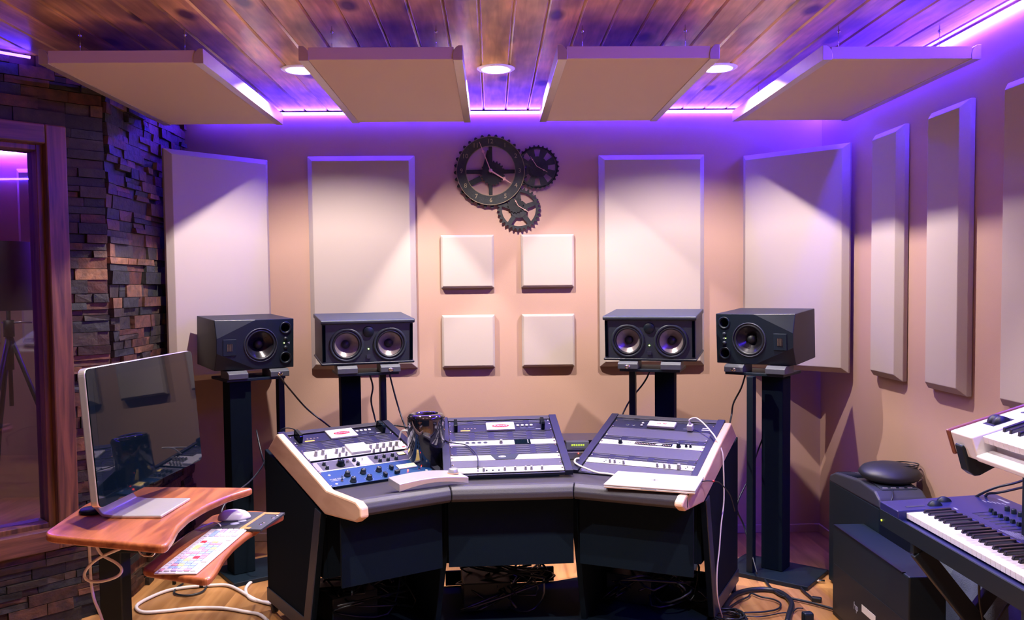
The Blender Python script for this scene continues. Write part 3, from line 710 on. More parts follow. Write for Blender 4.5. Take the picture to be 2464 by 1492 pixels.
# ------------------------------------------------------------------ rack gear
def rknob(parent, x, v, r, h, m, mcap=None, name='knob', ind=True):
    M = T(x, v*RU, .0035)
    key = (round(r, 4), round(h, 4), m.name)
    mb = MB().lathe([(r, 0), (r, h*.25), (r*.82, h*.32), (r*.80, h*.9), (r*.72, h), (.0002, h)], 20)
    if ind: mb.box((-.0009, r*.1, h-.0002), (.0009, r*.74, h+.0007), 1)
    return mb.build(name, [m, mcap or m], parent, M @ Rz(rnd.uniform(-1.2, 1.2)))
def unit(k, v0, h, m, label, cat='rack unit', depth=.16, group='rack gear in the desk', name='rack_unit', z=.0035, screws=True):
    r = empty(name, bayM(k) @ T(0, v0*RU, 0)); tag(r, label, cat, group)
    MB().box((.0015, .0012, 0), (RW-.0015, h*RU-.0012, z)).build('faceplate', m, r, bevel=.0008)
    if depth: MB().box((.022, .003, -.10), (RW-.022, h*RU-.003, 0)).build('chassis', M_BLACK, r)
    if screws:
        sc = None
        for x in (.008, RW-.008):
            for y in ((.22, h-.22) if h > 1.3 else (.5,)):
                if sc is None: sc = MB().lathe([(.0048, 0), (.0045, .0015), (.003, .0025), (.0003, .0026)], 12).build('screw', M_CHROME, r, T(x, y*RU, z))
                else: dup(sc, r, T(x, y*RU, z))
    return r
def handle(r, x, y0, y1, m=M_BLACKG):
    MB().prism([(y0, 0), (y0, .034), (y0+.006, .040), (y1-.006, .040), (y1, .034), (y1, 0), (y1-.007, 0), (y1-.007, .031), (y0+.007, .031), (y0+.007, 0)], 'x', x-.008, x+.008).box((x-.006, y0+.004, 0), (x+.006, y1-.004, .033)).build('handle', m, r, bevel=.0012)
def conditioner(k, v0, h, label, lit=M_WHITEP):
    r = unit(k, v0, h, M_NAVY, label)
    handle(r, .034, .08*RU*h, h*RU*.95); handle(r, .438, .08*RU*h, h*RU*.95)
    pl = MB().box((.176, .004, .002), (.308, h*RU+.004, .012)).build('logo_plate', M_WHITEP, r, bevel=.003)
    MB().lathe([(.040, .0), (.0003, .0)], 36).build('logo_oval', M_RED, pl, T(.242, h*RU*.52, .0124) @ Matrix.Scale(.36, 4, (0, 1, 0)))
    lettering('FURMAN', .0155, M_WHITEP, pl, T(.242, h*RU*.52, .0127))
    for i in range(4): MB().cyl(.0075, 0, .003, 18).build('round_button', M_WHITEP, r, T(.325+.021*i, h*RU*.70, .0035))
    for i in range(2): MB().box((0, 0, 0), (.026, .016, .0015)).build('switch_plate', M_PCP, r, T(.333+.038*i, h*RU*.22, .0035))
    MB().box((.405, h*RU*.16, .003), (.427, h*RU*.24, .0045)).build('sticker', M_PRINT, r)
    MB().box((.056, h*RU*.12, .003), (.100, h*RU*.24, .0045)).build('yellow_sticker', mat('sticker_orange_%s' % k, srgb(236, 168, 60), .5), r)
    for i in range(4): MB().box((.072+.016*i, h*RU*.40, .003), (.079+.016*i, h*RU*.50, .0042)).build('indicator', M_BRASS, r)
    return r
def vent(k, v0, h, label):
    r = unit(k, v0, h, M_VENT, label, depth=0, group='dark vented blank panels in the desk', name='vent_panel_unit')
    mb = MB(); n = max(2, int(h*3))
    for i in range(5):
        for j in range(n): mb.box((.030+.088*i, (j+.3)*h*RU/n, .0030), (.030+.088*i+.060, (j+.75)*h*RU/n, .0045))
    mb.build('slots', M_SLOT, r); return r
def blank(k, v0, h, label): return unit(k, v0, h, M_GREYP, label, depth=0, group='plain grey blank panels in the desk', name='blank_rack_panel')

# left bay
r = unit('L', 0, 3, M_BLUE, 'three space blue compressor with black knobs and amber meter')
for x, v in ((.105, 1.62), (.177, 1.66), (.249, 1.62), (.108, .42), (.180, .42)): rknob(r, x, v, .0135, .020, M_BLACK, M_WHITEP)
for x, v in ((.256, .55), (.309, 1.68)): MB().box((-.007, -.011, 0), (.007, .011, .018)).build('selector_knob', M_BLACK, r, T(x, v*RU, .0035), bevel=.003)
MB().box((-.012, -.008, 0), (.012, .008, .016)).build('selector_knob', M_BLACK, r, T(.316, .72*RU, .0035) @ Rz(.3), bevel=.004)
mt = MB().box((.340, 1.32*RU, .003), (.428, 2.12*RU, .009)).build('meter_frame', M_WHITEP, r, bevel=.002)
MB().box((.346, 1.42*RU, .009), (.422, 2.02*RU, .0095)).build('meter_face', M_AMBER, mt)
MB().box((-.0004, 0, 0), (.0004, .022, .0008)).build('needle', M_BLACK, mt, T(.384, 1.44*RU, .0095) @ Rz(.5))
MB().cyl(.0035, 0, .006, 10).build('red_lamp', M_LEDR, r, T(.370, .82*RU, .0035))
for x, v in ((.066, .80), (.424, .80)):
    tg = MB().cyl(.006, 0, .004, 12).build('toggle_switch', M_CHROME, r, T(x, v*RU, .0035)); MB().tube([(0, 0, .003), (0, .006, .022)], .0022, 8, 0, 1).build('lever', M_BLACK, tg)
for x, v in ((.035, 2.15), (.035, .42), (.452, 1.75), (.452, .42)): MB().lathe([(.0065, 0), (.006, .002), (.0003, .0025)], 14).build('slotted_screw', M_PRINT, r, T(x, v*RU, .0035))
lettering('TUBE-TECH', .0125, M_WHITEP, r, T(.022, 1.30*RU, .0040), .0001, align='LEFT')
lettering('COMPRESSOR', .0060, M_WHITEP, r, T(.024, 1.05*RU, .0040), .0001, align='LEFT')
mk = MB()
for x, v in ((.105, 1.62), (.177, 1.66), (.249, 1.62), (.108, .42), (.180, .42), (.256, .55), (.309, 1.68)):
    for a in range(-4, 5):
        t = a*.55; mk.box((-.0005, .0165, 0), (.0005, .0195, .0003), 0, T(x, v*RU, .0036) @ Rz(t))
mk.build('scale_marks', M_WHITEP, r)
r = unit('L', 3, 2, M_SILVER, 'two space silver channel unit with black knobs above the blue one')
MB().box((.028, .20*RU, .003), (.170, 1.80*RU, .0045)).build('grey_field', M_GREYP, r); MB().box((.262, .20*RU, .003), (.440, 1.80*RU, .0045)).build('grey_field', M_GREYP, r)
for x, v in ((.049, 1.22), (.049, .42), (.187, 1.25), (.188, .38), (.289, 1.15), (.293, .40), (.328, 1.15), (.331, .38), (.369, 1.15), (.370, .38)): rknob(r, x, v, .0085, .014, M_BLACK, M_WHITEP)
rknob(r, .116, .75, .0185, .024, M_BLACKG, M_WHITEP)
mt = MB().box((.397, 1.05*RU, .0045), (.436, 1.66*RU, .007)).build('meter_frame', M_BLACK, r, bevel=.001); MB().box((.400, 1.12*RU, .007), (.433, 1.58*RU, .0073)).build('meter_face', M_AMBER, mt)
for x in (.150, .157, .222): MB().cyl(.003, 0, .010, 8).build('toggle', M_CHROME, r, T(x, 1.1*RU, .0035))
MB().box((.205, .3*RU, .0034), (.255, 1.7*RU, .0040)).build('white_field', M_WHITEP, r)
MB().lathe([(.010, 0), (.0003, 0)], 20).build('emblem', M_PRINT, r, T(.232, 1.2*RU, .0043))
r = unit('L', 5.35, 2, M_WHITEP, 'two space white unit crowded with tall white knobs')
for x, v in ((.049, .92), (.082, 1.0), (.144, .9), (.177, 1.0), (.305, .86), (.338, .86), (.370, .86), (.405, .9), (.435, .88)): rknob(r, x, v, .0085, .024, M_SILVER, M_PCP, 'tall_knob')
for x, v in ((.081, .08), (.146, .12), (.177, .12), (.306, .02), (.338, .02), (.370, .02), (.403, .02)): rknob(r, x, v+.10, .0058, .019, M_SILVER, M_PCP, 'small_knob')
lb = MB().box((.202, .18*RU, .003), (.296, 2.05*RU, .016)).build('logo_plate', M_WHITEP, r, bevel=.003)
MB().lathe([(.024, 0), (.021, 0)], 36).build('logo_oval', M_PRINT, lb, T(.249, 1.35*RU, .0163) @ Matrix.Scale(.35, 4, (0, 1, 0)))
lettering('API', .008, M_PRINT, lb, T(.249, 1.35*RU, .0163)) if False else None
MB().box((.455, .35*RU, .003), (.470, .50*RU, .0042)).build('red_print', M_RED, r)
vent('L', 7.35, 1.75, 'dark slotted panel between the white unit and the left power conditioner')
conditioner('L', 9.15, 1.85, 'power conditioner with white logo plate, in the left bay')
# centre bay
r = unit('C', -.15, 1, M_WHITEP, 'slim white unit with six round knobs at the bottom of the centre bay')
for x, v in ((.137, .30), (.227, .32), (.271, .33), (.316, .34), (.341, .34), (.386, .32)): rknob(r, x, v, .0065, .017, M_SILVER, name='tall_knob', ind=False)
for x in (.150, .176, .202): MB().cyl(.004, 0, .003, 12).build('jack', M_BLACK, r, T(x, .35*RU, .0035))
MB().box((.018, .2*RU, .003), (.06, .24*RU, .0042)).build('red_print', M_RED, r)
blank('C', .85, 1.25, 'plain grey blank panel in the centre bay')
r = unit('C', 2.1, 1, M_WHITEP, 'slim white unit with black tapered centre and oval logo')
bk = MB().prism([(.177, RU-.002), (.300, RU-.002), (.280, .002), (.195, .002)], 'z', .003, .0055).build('black_inlay', M_BLACK, r)
MB().lathe([(.0165, 0), (.0003, 0)], 28).build('oval_logo', M_WHITEP, bk, T(.226, .55*RU, .0058) @ Matrix.Scale(.42, 4, (0, 1, 0)))
MB().lathe([(.010, 0), (.007, 0)], 28).build('oval_ring', M_BLUE, bk, T(.226, .55*RU, .0060) @ Matrix.Scale(.42, 4, (0, 1, 0)))
vent('C', 3.1, 1.9, 'dark slotted panel in the centre bay, nearer the front edge')
r = unit('C', 5.0, 1, M_WHITEP, 'slim white unit with four jack sockets and black window')
for i in range(4): 
    j = MB().lathe([(.0095, 0), (.008, .0015), (.005, .0015)], 20).build('jack', M_PCP, r, T(.081+.027*i, .55*RU, .0035)); MB().lathe([(.005, .001), (.0003, .001)], 14).build('socket', M_BLACK, j)
rknob(r, .232, .40, .0085, .016, M_SILVER, name='tall_knob', ind=False)
wdw = MB().box((.293, .002, .003), (.366, RU-.002, .0055)).build('display_window', M_BLACKG, r); [MB().cyl(.003, 0, .001, 10).build('white_dot', M_WHITEP, wdw, T(.354, (.25+.25*i)*RU, .0055)) for i in range(3)]
for x in (.395, .42):
    for v in (.3, .6): MB().cyl(.0012, 0, .0008, 8).build('dot', M_BRASS, r, T(x, v*RU, .0035))
vent('C', 6.0, 1.75, 'dark slotted panel just below the centre power conditioner')
conditioner('C', 7.8, 1.6, 'power conditioner with white logo plate, in the centre bay')
vent('C', 9.4, .75, 'thin dark slotted panel at the top of the centre bay')
# right bay
blank('R', -1.95, 1.85, 'plain grey blank panel behind the closed laptop')
r = unit('R', -.05, 1, M_WHITEP, 'slim white preamp with seven small round knobs, in the right bay')
for x, v in ((.112, .20), (.134, .20), (.175, .16), (.325, .16), (.356, .14), (.378, .14)): rknob(r, x, v+.05, .0062, .018, M_SILVER, name='tall_knob', ind=False)
rknob(r, .419, .2, .0100, .022, M_SILVER, name='tall_knob', ind=False)
for x, v in ((.088, .6), (.084, .3), (.155, .35), (.450, .6), (.446, .3)): MB().cyl(.0025, 0, .002, 8).build('dot', M_BLACK, r, T(x, v*RU, .0035))
vent('R', .95, .9, 'dark slotted strip above the seven knob preamp')
blank('R', 1.85, 2.1, 'plain grey blank panel in the middle of the right bay')
r = unit('R', 3.95, 1, M_WHITEP, 'slim white converter with dark display and four black knobs')
rknob(r, .100, .35, .0100, .018, M_BLACK, M_WHITEP); rknob(r, .369, .38, .0105, .020, M_BLACK, M_WHITEP)
for x in (.401, .420): rknob(r, x, .55, .0060, .014, M_BLACK, M_WHITEP)
d = MB().box((.166, .28*RU, .003), (.338, .86*RU, .0048)).build('display_window', M_BLACKG, r, bevel=.001)
for i in range(22):
    if i not in (13, 14, 15, 16): MB().box((.170+i*.0075, .36*RU, .0048), (.1745+i*.0075, .66*RU, .0050)).build('display_segment', M_BRASS, d)
MB().lathe([(.016, 0), (.0003, .0005)], 24).build('oval_logo', M_WHITEP, d, T(.278, .56*RU, .0050) @ Matrix.Scale(.45, 4, (0, 1, 0)))
for x in (.045, .064, .135, .145): MB().cyl(.0015, 0, .001, 8).build('dot', M_BLACK, r, T(x, .5*RU, .0035))
vent('R', 4.95, .85, 'dark slotted strip above the converter')
blank('R', 5.8, 1.95, 'plain grey blank panel below the white wall plug')
r = unit('R', 7.75, 1.75, M_NAVY, 'dark power unit with white lit display, at the top of the right bay')
lb = MB().box((.176, .25*RU, .003), (.306, 1.40*RU, .018)).build('display_housing', M_WHITEP, r, bevel=.004)
MB().box((.216, .62*RU, .0180), (.268, 1.00*RU, .0184)).build('display', mat('pale_display', srgb(226, 212, 220), .4), lb)
for i in range(7):
    if i != 3: MB().box((.220+.0066*i, .70*RU, .0184), (.2245+.0066*i, .90*RU, .0187)).build('red_digit', M_RED, lb)
for x in (.075, .105): MB().lathe([(.009, 0), (.007, .0015), (.004, .0015)], 18).build('jack', M_PCP, r, T(x, .7*RU, .0035))
for v in (.55, 1.05): MB().cyl(.0055, 0, .008, 14).build('round_button', M_WHITEP, r, T(.147, v*RU, .0035))
MB().box((.345, .35*RU, .003), (.375, .75*RU, .0045)).build('outlet', M_PCP, r)
MB().box((.430, .45*RU, .003), (.468, .62*RU, .0045)).box((.430, .85*RU, .003), (.462, 1.0*RU, .0045)).build('sticker', M_WHITEP, r)
vent('R', 9.5, .4, 'thin dark slotted panel at the top of the right bay')

# wall plug with its white cable
pw = empty('wall_plug', bayM('R') @ T(.381, 8.05*RU, .0035)); tag(pw, 'white cube wall plug standing in the power unit outlet', 'charger')
MB().box((-.013, -.013, .001), (.013, .013, .030)).build('plug_body', M_WHITEPL, pw, bevel=.004, segs=3); MB().box((-.006, -.003, .030), (.006, .003, .040)).build('plug_tip', M_WHITEPL, pw, bevel=.001)
p0 = (pw.matrix_world @ Vector((0, 0, .040)))
pts = [p0, p0+Vector((.0, .0, .015))] + [onbay(1675, 1006, 'R', .055), onbay(1692, 1018, 'R', .050), onbay(1712, 1040, 'R', .036), onbay(1722, 1054, 'R', .034), onside(1738, 1088, 'R', RW+.074)] + [onside(px, py, 'R', RW+.080) for px, py in ((1741, 1130), (1742, 1180), (1741, 1215), (1735, 1265), (1731, 1320), (1725, 1380), (1727, 1440), (1738, 1485))]
tag(MB().tube(pts, .0032, 8).build('charging_cable', M_WCABLE), 'thin white cable from the wall plug down past the desk side', 'cable')

# cylinder computer
mc = empty('cylinder_computer', T(-.300, 3.775, .662)); tag(mc, 'glossy black cylinder computer between the left and centre bays', 'computer')
MB().lathe([(.078, 0), (.0835, .004), (.0835, .226), (.0822, .237), (.077, .2455), (.069, .2505), (.060, .2515), (.0525, .249), (.050, .243), (.050, .10)], 64).build('shell', mat('mirror_black', (.006, .006, .012), .04, 0, .02, 20, 0, 200, 1.0, coat=1), mc)
MB().lathe([(.0502, .20), (.0003, .20)], 32).build('inner_fan', M_BLACK, mc)
MB().lathe([(.0835, .2315), (.0838, .2335), (.0835, .2355)], 64).build('rim_line', M_BLACKG, mc)
MB().cyl(.0018, 0, .002, 8).build('red_light', M_LEDR, mc, T(-.018, -.0825, .03) @ Rx(math.pi/2))
tag(MB().tube([onz(992, 1040, .76), ony(975, 1036, 3.86), ony(965, 1040, 3.9), ony(960, 1062, 3.95)], .004, 8).build('cable', M_WCABLE), 'short white cable at the back of the cylinder computer', 'cable')

# small clock gadget and dark box between centre and right bays
bx = empty('dark_box', T(.415, 4.12, .662)); tag(bx, 'dark flat topped box behind the gap between centre and right bays', 'box')
MB().box((-.095, -.09, 0), (.095, .09, .062)).build('body', M_SPK, bx, bevel=.002); MB().box((-.10, -.095, .062), (.10, .095, .074)).build('lid', mat('dark_brown_lid', srgb(44, 34, 40), .5), bx, bevel=.002)
dc = empty('digital_meter', T(.392, 3.955, .662)); tag(dc, 'small clear cased gadget with green digits in front of the dark box', 'gadget')
MB().box((-.055, -.03, 0), (.055, .03, .038)).build('base', M_SILVER, dc, bevel=.004)
hd = MB().prism([(-.028, .038), (-.030, .046), (-.010, .082), (.028, .082), (.028, .038)], 'x', -.055, .055).build('head', M_PCP, dc, bevel=.003)
for i in range(6):
    MB().box((-.030+.0105*i, -.0212, .0605), (-.0225+.0105*i, -.0195, .0685)).build('green_digit', M_LCDG, dc, T(0, -.006, .003) )
MB().cyl(.002, 0, .003, 8).build('red_light', M_LEDR, dc, T(.002, -.0305, .030) @ Rx(math.pi/2))

# controller with knob, closed laptop
ct = empty('desk_controller', T(-.262, 3.367, .6885) @ Rz(.445)); tag(ct, 'low silver arched controller with one round knob, on the armrest seam', 'controller')
top = []; bot = []
for i in range(13):
    t_ = i/12; x = -.145+.29*t_; z = .030+.012*math.sin(math.pi*t_)-.004*t_; top.append((x, z))
    bot.append((x, 0 if t_ < .06 or t_ > .94 else .004+.016*math.sin(math.pi*(t_-.06)/.88)))
MB().prism(top+bot[::-1], 'y', -.068, .068).build('body', M_ALU, ct, bevel=.002)
k = MB().lathe([(.0215, 0), (.021, .004), (.018, .016), (.016, .019), (.0003, .0195)], 32).build('knob', M_SILVER, ct, T(.105, -.005, .0345)); MB().lathe([(.0235, 0), (.0235, .0015), (.021, .002)], 32).build('orange_ring', mat('amber_ring', srgb(226, 126, 70), .4), k)
lt = empty('laptop', T(.631, 3.302, .6895) @ Rz(-.376)); tag(lt, 'closed silver laptop lying across the right armrest', 'laptop')
MB().box((-.176, -.121, 0), (.176, .121, .0085)).build('base', M_ALU, lt, bevel=.006, segs=3)
MB().box((-.176, -.121, .0095), (.176, .121, .0165)).build('lid', mat('bright_aluminium', srgb(196, 194, 198), .3, .3, .01, 30), lt, bevel=.005, segs=3)
MB().box((-.03, -.1213, .006), (.03, -.1195, .0095)).build('notch', M_PRINT, lt)
for nm, sc_, px, py in (('logo', 1.0, 0, 0),):
    mb = MB()
    for cx_, r_ in ((-.006, .010), (.006, .010)): mb.lathe([(r_, 0), (.0003, 0)], 22, 0, T(cx_, 0, .01665))
    mb.lathe([(.004, 0), (.0003, 0)], 12, 0, T(.003, .016, .01665) @ Rz(.6) @ Matrix.Scale(.5, 4, (0, 1, 0)))
    mb.build('logo', M_PRINT, lt)
pts = [lt.matrix_world @ Vector((-.176, .085, .006))] + [onz(px, py, z) for px, py, z in ((1462, 1140, .690), (1437, 1137, .690), (1412, 1128, .690), (1392, 1119, .695), (1383, 1112, .700), (1385, 1105, .708), (1394, 1103, .712))]
tag(MB().tube(pts, .0042, 8).build('power_cable', M_WCABLE), 'thick white cable curling from the laptop to the bay gap', 'cable')
pts = [lt.matrix_world @ Vector((.172, .06, .008))] + [ony(px, py, y) for px, py, y in ((1700, 1157, 3.33), (1716, 1158, 3.34), (1730, 1161, 3.37), (1745, 1175, 3.45), (1758, 1195, 3.6), (1768, 1230, 3.75))]
c_ = MB().tube(pts, .0024, 8).build('audio_cable', M_BCABLE); tag(c_, 'thin black cable with red collar from the laptop right side', 'cable')
q = ony(1717, 1158, 3.34); MB().cyl(.0042, -.004, .004, 12).build('red_collar', M_RED, c_, T(*q) @ Ry(math.pi/2))
pts = [ony(1068, 1052, 3.85)] + [onbay(px, py, 'C', n) for px, py, n in ((1077, 1063, .018), (1100, 1067, .012), (1122, 1071, .012), (1140, 1085, .014), (1149, 1100, .018), (1150, 1114, .022), (1150, 1128, .026))]
c_ = MB().tube(pts, .0028, 8).build('jack_cable', M_BCABLE); tag(c_, 'thin black cable draped over the centre bay with jack plug', 'cable')
MB().cyl(.0045, 0, .022, 12, r2=.005).build('jack_plug', M_CHROME, c_, T(*onbay(1150, 1133, 'C', .004)))

# ------------------------------------------------------------------ left cart with display, keyboard, mouse
def rounded(poly, r, n=5, flags=None):
    out = []; m = len(poly)
    for i in range(m):
        p0, p1, p2 = Vector(poly[i-1]), Vector(poly[i]), Vector(poly[(i+1) % m]); rr = r if flags is None else flags[i]
        if rr <= 0: out.append(tuple(p1)); continue
        a = p1+(p0-p1).normalized()*rr; b = p1+(p2-p1).normalized()*rr
        for k in range(n+1): t = k/n; out.append(tuple(a*(1-t)**2+p1*2*t*(1-t)+b*t*t))
    return out
cart = empty('computer_cart', T(-1.1, 2.6, 0)); tag(cart, 'cherry wood computer cart with curved top and keyboard tray', 'desk'); CI = cart.matrix_world.inverted()
tp = [(-1.262, 2.365), (-.868, 2.235), (-.880, 2.32), (-.905, 2.43), (-.912, 2.54), (-.900, 2.66), (-.872, 2.77), (-.815, 2.885), (-1.22, 2.925), (-1.30, 2.72)]
MB().prism(rounded(tp, 0, 6, [.05, .035, .02, .02, .02, .02, .02, .022, .03, .05]), 'z', .776, .800).build('cart_top', M_CART, cart, CI, bevel=.008, segs=4)
tr = [(-1.00, 2.385), (-.775, 2.285), (-.780, 2.37), (-.796, 2.49), (-.800, 2.60), (-.792, 2.71), (-.770, 2.82), (-.728, 2.95), (-.86, 3.01), (-.985, 2.96)]
MB().prism(rounded(tr, 0, 6, [.03, .035, .02, .02, .02, .02, .02, .022, .03, .03]), 'z', .668, .690).build('keyboard_tray', M_CART, cart, CI, bevel=.008, segs=4)
MB().box((-1.20, 2.565, .06), (-1.132, 2.635, .72)).build('column', M_BLACK, cart, CI, bevel=.004)
MB().box((-1.21, 2.45, .735), (-1.0, 2.78, .776)).box((-1.16, 2.50, .700), (-1.04, 2.68, .735)).build('lift_mechanism', M_BLACK, cart, CI, bevel=.003)
MB().box((-1.22, 2.20, .0), (-1.10, 3.0, .05)).build('cart_foot', M_BLACK, cart, CI, bevel=.01)
for y in (2.36, 2.44, 2.52): MB().tube([(-1.0, y, .776), (-.985, y, .74), (-.955, y, .735), (-.945, y, .75)], .0022, 8).build('cable_hook', M_CHROME, cart, CI)
for x, y in ((-.90, 2.37), (-.815, 2.34)): MB().box((x-.004, y-.004, .650), (x+.004, y+.004, .668)).build('tray_bracket', M_BLACK, cart, CI)
# wide flat display
D0 = Vector((-1.1045, 2.38, .864)); DX = Vector((.085, .996, 0)).normalized(); UPV = Vector((-.071, .006, .997)).normalized(); DY = UPV.cross(DX)
disp = empty('display', Matrix(((DX.x, DY.x, UPV.x, D0.x), (DX.y, DY.y, UPV.y, D0.y), (DX.z, DY.z, UPV.z, D0.z), (0, 0, 0, 1)))); tag(disp, 'large glossy black display with aluminium edge, seen at a steep angle', 'display')
def rrect(w, h, r, n=6, o=0): return rounded([(o, o), (w-o, o), (w-o, h-o), (o, h-o)], r, n)
DW, DH = .676, .395
MB().prism(rrect(DW, DH, .022), 'y', .003, .026).build('housing', M_ALU, disp, bevel=.004, segs=3)
MB().prism(rrect(DW, DH, .020, 6, .0015), 'y', .0, .0032).build('screen_glass', M_BLACKG, disp)
MB().prism(rrect(DW, DH, .010, 3, .030), 'y', -.0002, .0001).build('screen_area', mat('screen_off', (.002, .005, .009), .02, 0, .02, 30, 0, 200, .28), disp)
fi = disp.matrix_world.inverted()
fo = [(.20, .0), (.20, .0085), (.06, .0085), (.025, .0125), (.006, .035), (.0, .075), (.0, .20), (-.008, .20), (-.008, .07), (-.001, .028), (.02, .004), (.05, .0)]
MB().prism([(x, z) for x, z in fo], 'y', -.105, .105).build('stand_foot', M_ALU, disp, fi @ T(-1.178, 2.625, .8005) @ Rz(-.06), bevel=.003)
MB().lathe([(.042, 0), (.044, .004), (.040, .011), (.0003, .012)], 32).build('x', M_BLACK)
pk = bpy.data.objects['x']; pk.name = 'puck'; pk.matrix_world = T(*onz(228, 1231, .8005)); tag(pk, 'flat black round puck on the cart under the display corner', 'puck')
# keyboard
kb = empty('keyboard', T(-.872, 2.542, .6905) @ Rz(math.pi/2-.044)); tag(kb, 'white full size keyboard with pastel coloured keys on the tray', 'keyboard')
MB().box((-.214, -.060, 0), (.214, .060, .006)).build('case', M_WHITEPL, kb, bevel=.004, segs=3)
KM = [mat('key_%s' % n, srgb(*c), .45) for n, c in (('white', (206, 200, 204)), ('pink', (200, 138, 158)), ('blue', (136, 158, 200)), ('yellow', (206, 190, 124)), ('red', (180, 24, 48)), ('lilac', (176, 158, 200)))]
kme = {}; nkeys = 0
def kkey(x, y, wd, hd, m):
    global nkeys
    nkeys += 1
    ky = (round(wd, 4), round(hd, 4), m.name)
    if ky not in kme: o = MB().box((-wd/2, -hd/2, 0), (wd/2, hd/2, .0028)).build('key', m, kb, T(x, y, .006), bevel=.001); kme[ky] = o
    else: dup(kme[ky], kb, T(x, y, .006))
for row in range(6):
    y = .046-.0182*row; hd = .0155 if row else .010
    if row < 5:
        n = 13
        for i in range(n):
            c = KM[0] if row == 0 and i not in (0,) else KM[rnd.choice((1, 1, 2, 2, 3, 5, 0))]
            if (row, i) in ((1, 12), (3, 5)): c = KM[4]
            kkey(-.204+.0105+.0215*i-.001*row*0, y, .0185, hd, c)
    else:
        for x, wd in ((-.193, .020), (-.170, .020), (-.145, .024), (-.075, .100), (-.008, .024), (.018, .020), (.045, .024)): kkey(x, y, wd, hd, KM[0])
    for i in range(2 if row in (0, 1, 2, 5) else 0): kkey(.085+.0205*i, y, .0175, hd, KM[0])
    for i in range(4 if row > 0 else 2): kkey(.132+.0205*i, y, .0175, hd, KM[2] if row == 1 and i < 3 else KM[0] if rnd.random() < .6 else KM[5])
bd = empty('mouse_board', T(-.825, 2.848, .6905) @ Rz(-.14)); tag(bd, 'small black board with tan T stripe and screws, under the mouse', 'board')
MB().box((-.085, -.105, 0), (.085, .100, .008)).build('board', M_MAT, bd, bevel=.001)
MB().box((.012, -.105, .008), (.024, .095, .0088)).box((.024, -.105, .008), (.045, -.085, .0088)).box((.024, .075, .008), (.07, .095, .0088)).build('stripe', M_ORANGE, bd)
for x, y in ((.06, -.05), (.062, -.03), (.07, .03), (.072, .06)): MB().lathe([(.006, 0), (.005, .0012), (.0003, .0014)], 14).build('screw', M_CHROME, bd, T(x, y, .008))
for x, y, r_ in ((-.03, -.045, .015), (-.02, -.012, .014)): MB().lathe([(r_, 0), (.0003, 0)], 24).build('white_circle', M_PRINT, bd, T(x, y, .0083))
ms = empty('mouse', T(*onz(564, 1249, .6985)) @ Rz(.25)); tag(ms, 'white rounded mouse on the black board', 'mouse')
mb = MB(); vs = []; fs = []; n1, n2 = 8, 24
for i in range(n1+1):
    a = math.pi/2*i/n1
    for j in range(n2):
        b = 2*math.pi*j/n2; vs.append((.054*math.cos(b)*math.cos(a)**.7, .030*math.sin(b)*math.cos(a)**.7, .032*math.sin(a)*(1-.15*math.cos(b)*math.cos(a))))
for i in range(n1):
    for j in range(n2): j2 = (j+1) % n2; fs.append((i*n2+j, i*n2+j2, (i+1)*n2+j2, (i+1)*n2+j))
fs.append(list(range(n2))[::-1]); mb.add(vs, fs, 0, True); mb.build('shell', M_WHITEPL, ms, T(0, 0, .001))
# cart cables
def cab(name, pts, r, m, label, group=None, seg=8): return tag(MB().tube(pts, r, seg).build(name, m), label, 'cable', group)
cab('cable', [ony(px, py, 2.42) for px, py in ((214, 1306), (217, 1360), (219, 1400), (226, 1440), (240, 1475), (252, 1510))], .0042, M_WCABLE, 'white cable hanging straight down beside the cart column')
cab('cable', [ony(px, py, 2.40) for px, py in ((230, 1310), (245, 1335), (280, 1355), (293, 1372), (280, 1388), (245, 1399), (215, 1398), (203, 1385), (212, 1365), (240, 1342), (295, 1318))], .0042, M_WCABLE, 'white cable looped once below the cart top')
cab('cable', [onz(px, py, z) for px, py, z in ((532, 1270, .694), (528, 1262, .704), (515, 1258, .70), (500, 1262, .70), (470, 1275, .69), (445, 1290, .66), (400, 1322, .66))], .0022, M_WCABLE, 'thin white lead from the keyboard back edge')
cab('cable', [onz(px, py, .008) for px, py in ((660, 1386), (630, 1390), (605, 1400), (591, 1418), (600, 1438), (625, 1447), (665, 1452))], .008, M_WCABLE, 'white cable bending on the floor at the desk left leg')
cab('cable', [onz(px, py, .010) for px, py in ((660, 1455), (615, 1443), (575, 1420), (545, 1408), (500, 1409), (450, 1413), (400, 1422), (350, 1443), (328, 1460), (345, 1473), (400, 1470), (470, 1463), (540, 1464), (590, 1472), (625, 1479), (650, 1500))], .008, M_WCABLE, 'long white cable looping over the floor below the cart')
cab('cable', [onz(px, py, .008) for px, py in ((440, 1405), (425, 1415), (420, 1428), (450, 1433), (485, 1425), (497, 1412), (505, 1395))], .005, M_BCABLE, 'black cable loop on the floor below the tray')
cab('cable', [ony(672, 905, 4.3), ony(700, 940, 4.45), ony(740, 985, 4.55), ony(790, 1024, 4.5), ony(830, 1060, 4.3)], .0045, M_BCABLE, 'black cable from the far left speaker to the desk')
cab('cable', [ony(887, 895, 4.42), ony(897, 930, 4.42), ony(893, 965, 4.42), ony(903, 1010, 4.42), ony(915, 1060, 4.35)], .0045, M_BCABLE, 'black cable hanging between column and pole of the left grey speaker')
cab('cable', [ony(936, 895, 4.42), ony(950, 950, 4.42), ony(965, 1000, 4.4), ony(982, 1045, 4.3)], .0045, M_BCABLE, 'black cable from the left grey speaker to the cylinder computer')
cab('cable', [ony(935, 1022, 4.2), ony(960, 1025, 4.2), ony(985, 1030, 4.1)], .0035, M_BCABLE, 'short black cable behind the left bay top')
